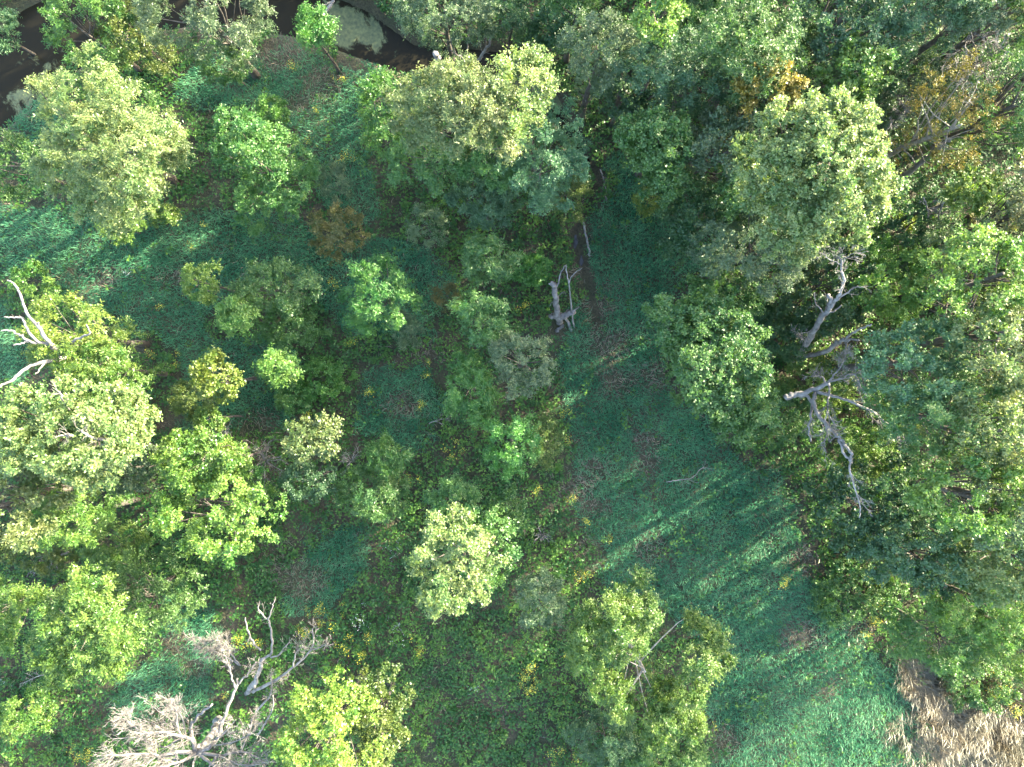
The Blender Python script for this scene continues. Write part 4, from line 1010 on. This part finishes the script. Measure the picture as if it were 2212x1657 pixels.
dead("fallen_bough", "fallen trunk showing in the dark gap of the outer wood", tx(B3, (1560, 820)) + (0,), [
    ("branch", tl(B3, (1480, 815, 1.5), (1580, 818, 1.8), (1700, 822, 2))
     , 0.10, 0.09, 2, 0.5, 0)], cat="log", mat=GREYWOOD, seed=36)
# fine dead twigs inside the cream crown
dead("dead_bough", "white dead boughs inside the huge cream-lit tree's crown", tx(B0, (640, 1190)) + (0,), [
    ("branch", tl(B0, (640, 1250, 3), (700, 1200, 9.5), (620, 1185, 10.3), (560, 1165, 10.9), (530, 1130, 11.2)), 0.10, 0.03, 10, 0.8, 1),
    ("branch", tl(B0, (640, 1250, 3), (480, 1170, 10.4), (420, 1165, 11), (380, 1165, 11.3)), 0.07, 0.03, 8, 0.5, 1),
    ("branch", tl(B0, (640, 1250, 3), (420, 960, 10.6), (400, 900, 11.1), (360, 870, 11.3)), 0.06, 0.02, 8, 0.6, 1)], cat="bough", seed=37)

# ------------------------------------------------------------------ goldenrod and asters
rng = np.random.default_rng(91)
def flower_mat(name, c):
    m, nt, out = new_mat(name)
    d = N(nt, "ShaderNodeBsdfPrincipled"); d.inputs["Base Color"].default_value = rgb(c); d.inputs["Roughness"].default_value = 0.7
    n_ = N(nt, "ShaderNodeTexNoise"); n_.inputs["Scale"].default_value = 30
    mx = N(nt, "ShaderNodeMix", data_type='RGBA'); mx.inputs[6].default_value = rgb([k * 0.55 for k in c]); mx.inputs[7].default_value = rgb(c)
    nt.links.new(n_.outputs["Fac"], mx.inputs[0]); nt.links.new(mx.outputs[2], d.inputs["Base Color"]); nt.links.new(d.outputs[0], out.inputs[0])
    return m
GOLD = flower_mat("goldenrod_yellow", (0.60, 0.52, 0.03)); WHITE = flower_mat("aster_white", (0.75, 0.75, 0.78))
def plume_mesh(nm, mat, n, spread, size, z0, z1):
    P = np.stack([rng.normal(0, spread, n), rng.normal(0, spread, n), rng.uniform(z0, z1, n)], 1)
    a = rng.uniform(0, 6.28, n); A = np.stack([np.cos(a), np.sin(a), rng.uniform(-.2, .3, n)], 1)
    V, F = leaves(P, norm(A), norm(np.array([0, 0, 1.0]) + rng.normal(size=(n, 3)) * .4), np.full(n, size) * rng.uniform(.6, 1.3, n), np.full(n, size * .55))
    return fast_mesh(nm, V, [F], mat)
def herb_protos(name, mat, n, spread, size, z0, z1, k):
    out = []
    for i in range(k):
        tb = Tubes(); tb.add([(0, 0, -0.05), (0.02, 0.01, z0 * .6), (0.01, 0.03, z0 + 0.05)], [0.012, 0.01, 0.006], 4)
        st = tb.mesh(name + "_stem", LEAF['green'])
        m = 16; P = np.stack([np.zeros(m), np.zeros(m), rng.uniform(0.1, z0, m)], 1); a = rng.uniform(0, 6.28, m)
        A = norm(np.stack([np.cos(a), np.sin(a), rng.uniform(0, .5, m)], 1))
        V, F = leaves(P, A, norm(np.array([0, 0, 1.0]) + rng.normal(size=(m, 3)) * .2), np.full(m, .16), np.full(m, .05))
        lf = fast_mesh(name + "_leaves", V, [F], LEAF['green'], np.full(len(V), .5))
        out.append((st, lf, plume_mesh(name + "_flower", mat, n, spread, size, z0, z1)))
    return out
def near(x, y):
    best = min((o for l_ in TREES.values() for o in l_), key=lambda o: (o.location.x - x) ** 2 + (o.location.y - y) ** 2)
    out = []
    for w_ in best["label"].split():
        if out and out[-1] in ('tree', 'shrub', 'bush', 'sapling', 'thicket', 'maple', 'column'): break
        out.append(w_)
    return " ".join(out[:9])
def plant(name, protos, u, v, label, group, s=1.0):
    p = at(u, v); z = float(ground_z(p[:1], p[1:2])[0])
    r = empty(name, (p[0], p[1], z)); tag(r, label, "wildflower", group)
    r.rotation_euler = (0, 0, rng.random() * 6.28); r.scale = (s, s, s)
    st, lf, fl = protos[int(rng.integers(len(protos)))]
    link("stem", st, r); tag(link("leaves", lf, r), kind="stuff"); tag(link("flower_head", fl, r), kind="stuff")
GP = herb_protos("goldenrod", GOLD, 24, 0.13, 0.055, 0.7, 1.0, 4)
AP = herb_protos("aster", WHITE, 7, 0.16, 0.05, 0.6, 0.75, 3)
gold = [(C1, 330, 740, 6, 40), (C1, 370, 650, 5, 50), (C1, 500, 680, 8, 90), (C1, 600, 830, 5, 60), (C1, 700, 890, 4, 30), (C1, 1080, 880, 5, 60), (C1, 760, 770, 3, 25), (C1, 20, 820, 5, 40),
        (C2, 130, 980, 5, 30), (C2, 120, 1110, 6, 40), (C2, 60, 1060, 6, 60), (C2, 460, 390, 6, 60), (C2, 630, 170, 2, 12), (C2, 475, 55, 3, 20), (C2, 360, 890, 3, 30), (C2, 1290, 1350, 1, 8), (C2, 400, 1550, 3, 40), (C2, 230, 1540, 4, 60),
        (C3, 90, 440, 4, 40), (C3, 590, 770, 3, 15), (C3, 660, 690, 7, 60), (C3, 700, 540, 7, 60), (C3, 650, 420, 5, 50), (C3, 1450, 1180, 12, 100), (C3, 1570, 1260, 6, 40), (C3, 1330, 1100, 4, 60), (C3, 1500, 1080, 5, 60),
        (B2, 60, 330, 4, 30), (B2, 350, 1010, 3, 30), (B2, 370, 1190, 2, 15), (B2, 150, 1500, 3, 25), (B2, 370, 1560, 2, 20),
        (B1, 520, 190, 3, 25), (B1, 330, 1020, 4, 25), (B1, 1080, 970, 4, 25), (B1, 1120, 770, 2, 15), (B1, 640, 570, 3, 20), (B1, 740, 880, 3, 25), (B1, 960, 1470, 6, 70), (B1, 1300, 1270, 4, 60), (B1, 1110, 690, 2, 20),
        (B0, 1080, 350, 2, 20), (B0, 1180, 690, 4, 40), (B0, 1060, 1010, 3, 20), (B0, 1000, 620, 4, 80), (A1, 260, 480, 2, 15), (A1, 350, 940, 2, 10), (A1, 410, 745, 2, 10), (A1, 560, 540, 3, 40), (A1, 600, 1060, 4, 40),
        (A0, 1280, 1610, 2, 15), (A0, 1350, 1470, 2, 15), (C0, 620, 1530, 5, 30), (C0, 510, 1500, 2, 12), (C0, 560, 1560, 2, 15), (C0, 1480, 1165, 2, 10), (C0, 1575, 800, 2, 10)]
for (o_, a, b, n_, sp) in gold:
    for i in range(n_):
        u, v = tx(o_, (a + rng.normal(0, sp * .6), b + rng.normal(0, sp * .6)))
        plant("goldenrod", GP, u, v, "yellow goldenrod in flower by the " + near(*at(*tx(o_, (a, b)))[:2]), "goldenrods in flower", rng.uniform(0.6, 1.05))
aster = [(C1, 905, 245, 7, 40), (C1, 700, 700, 8, 50), (C1, 930, 710, 5, 50), (C1, 710, 580, 2, 12), (C1, 940, 830, 4, 50), (C1, 1420, 1130, 3, 30), (C0, 80, 1080, 3, 30), (B0, 850, 120, 4, 40)]
for (o_, a, b, n_, sp) in aster:
    for i in range(n_):
        u, v = tx(o_, (a + rng.normal(0, sp * .6), b + rng.normal(0, sp * .6)))
        plant("aster", AP, u, v, "small white aster in bloom by the " + near(*at(*tx(o_, (a, b)))[:2]), "white asters in flower", rng.uniform(0.6, 1.0))
tris = sum(sum(len(p_.vertices) - 2 for p_ in m_.polygons) for m_ in bpy.data.meshes) if False else sum(len(m_.loops) - 2 * len(m_.polygons) for m_ in bpy.data.meshes)
print("TRIS", tris)
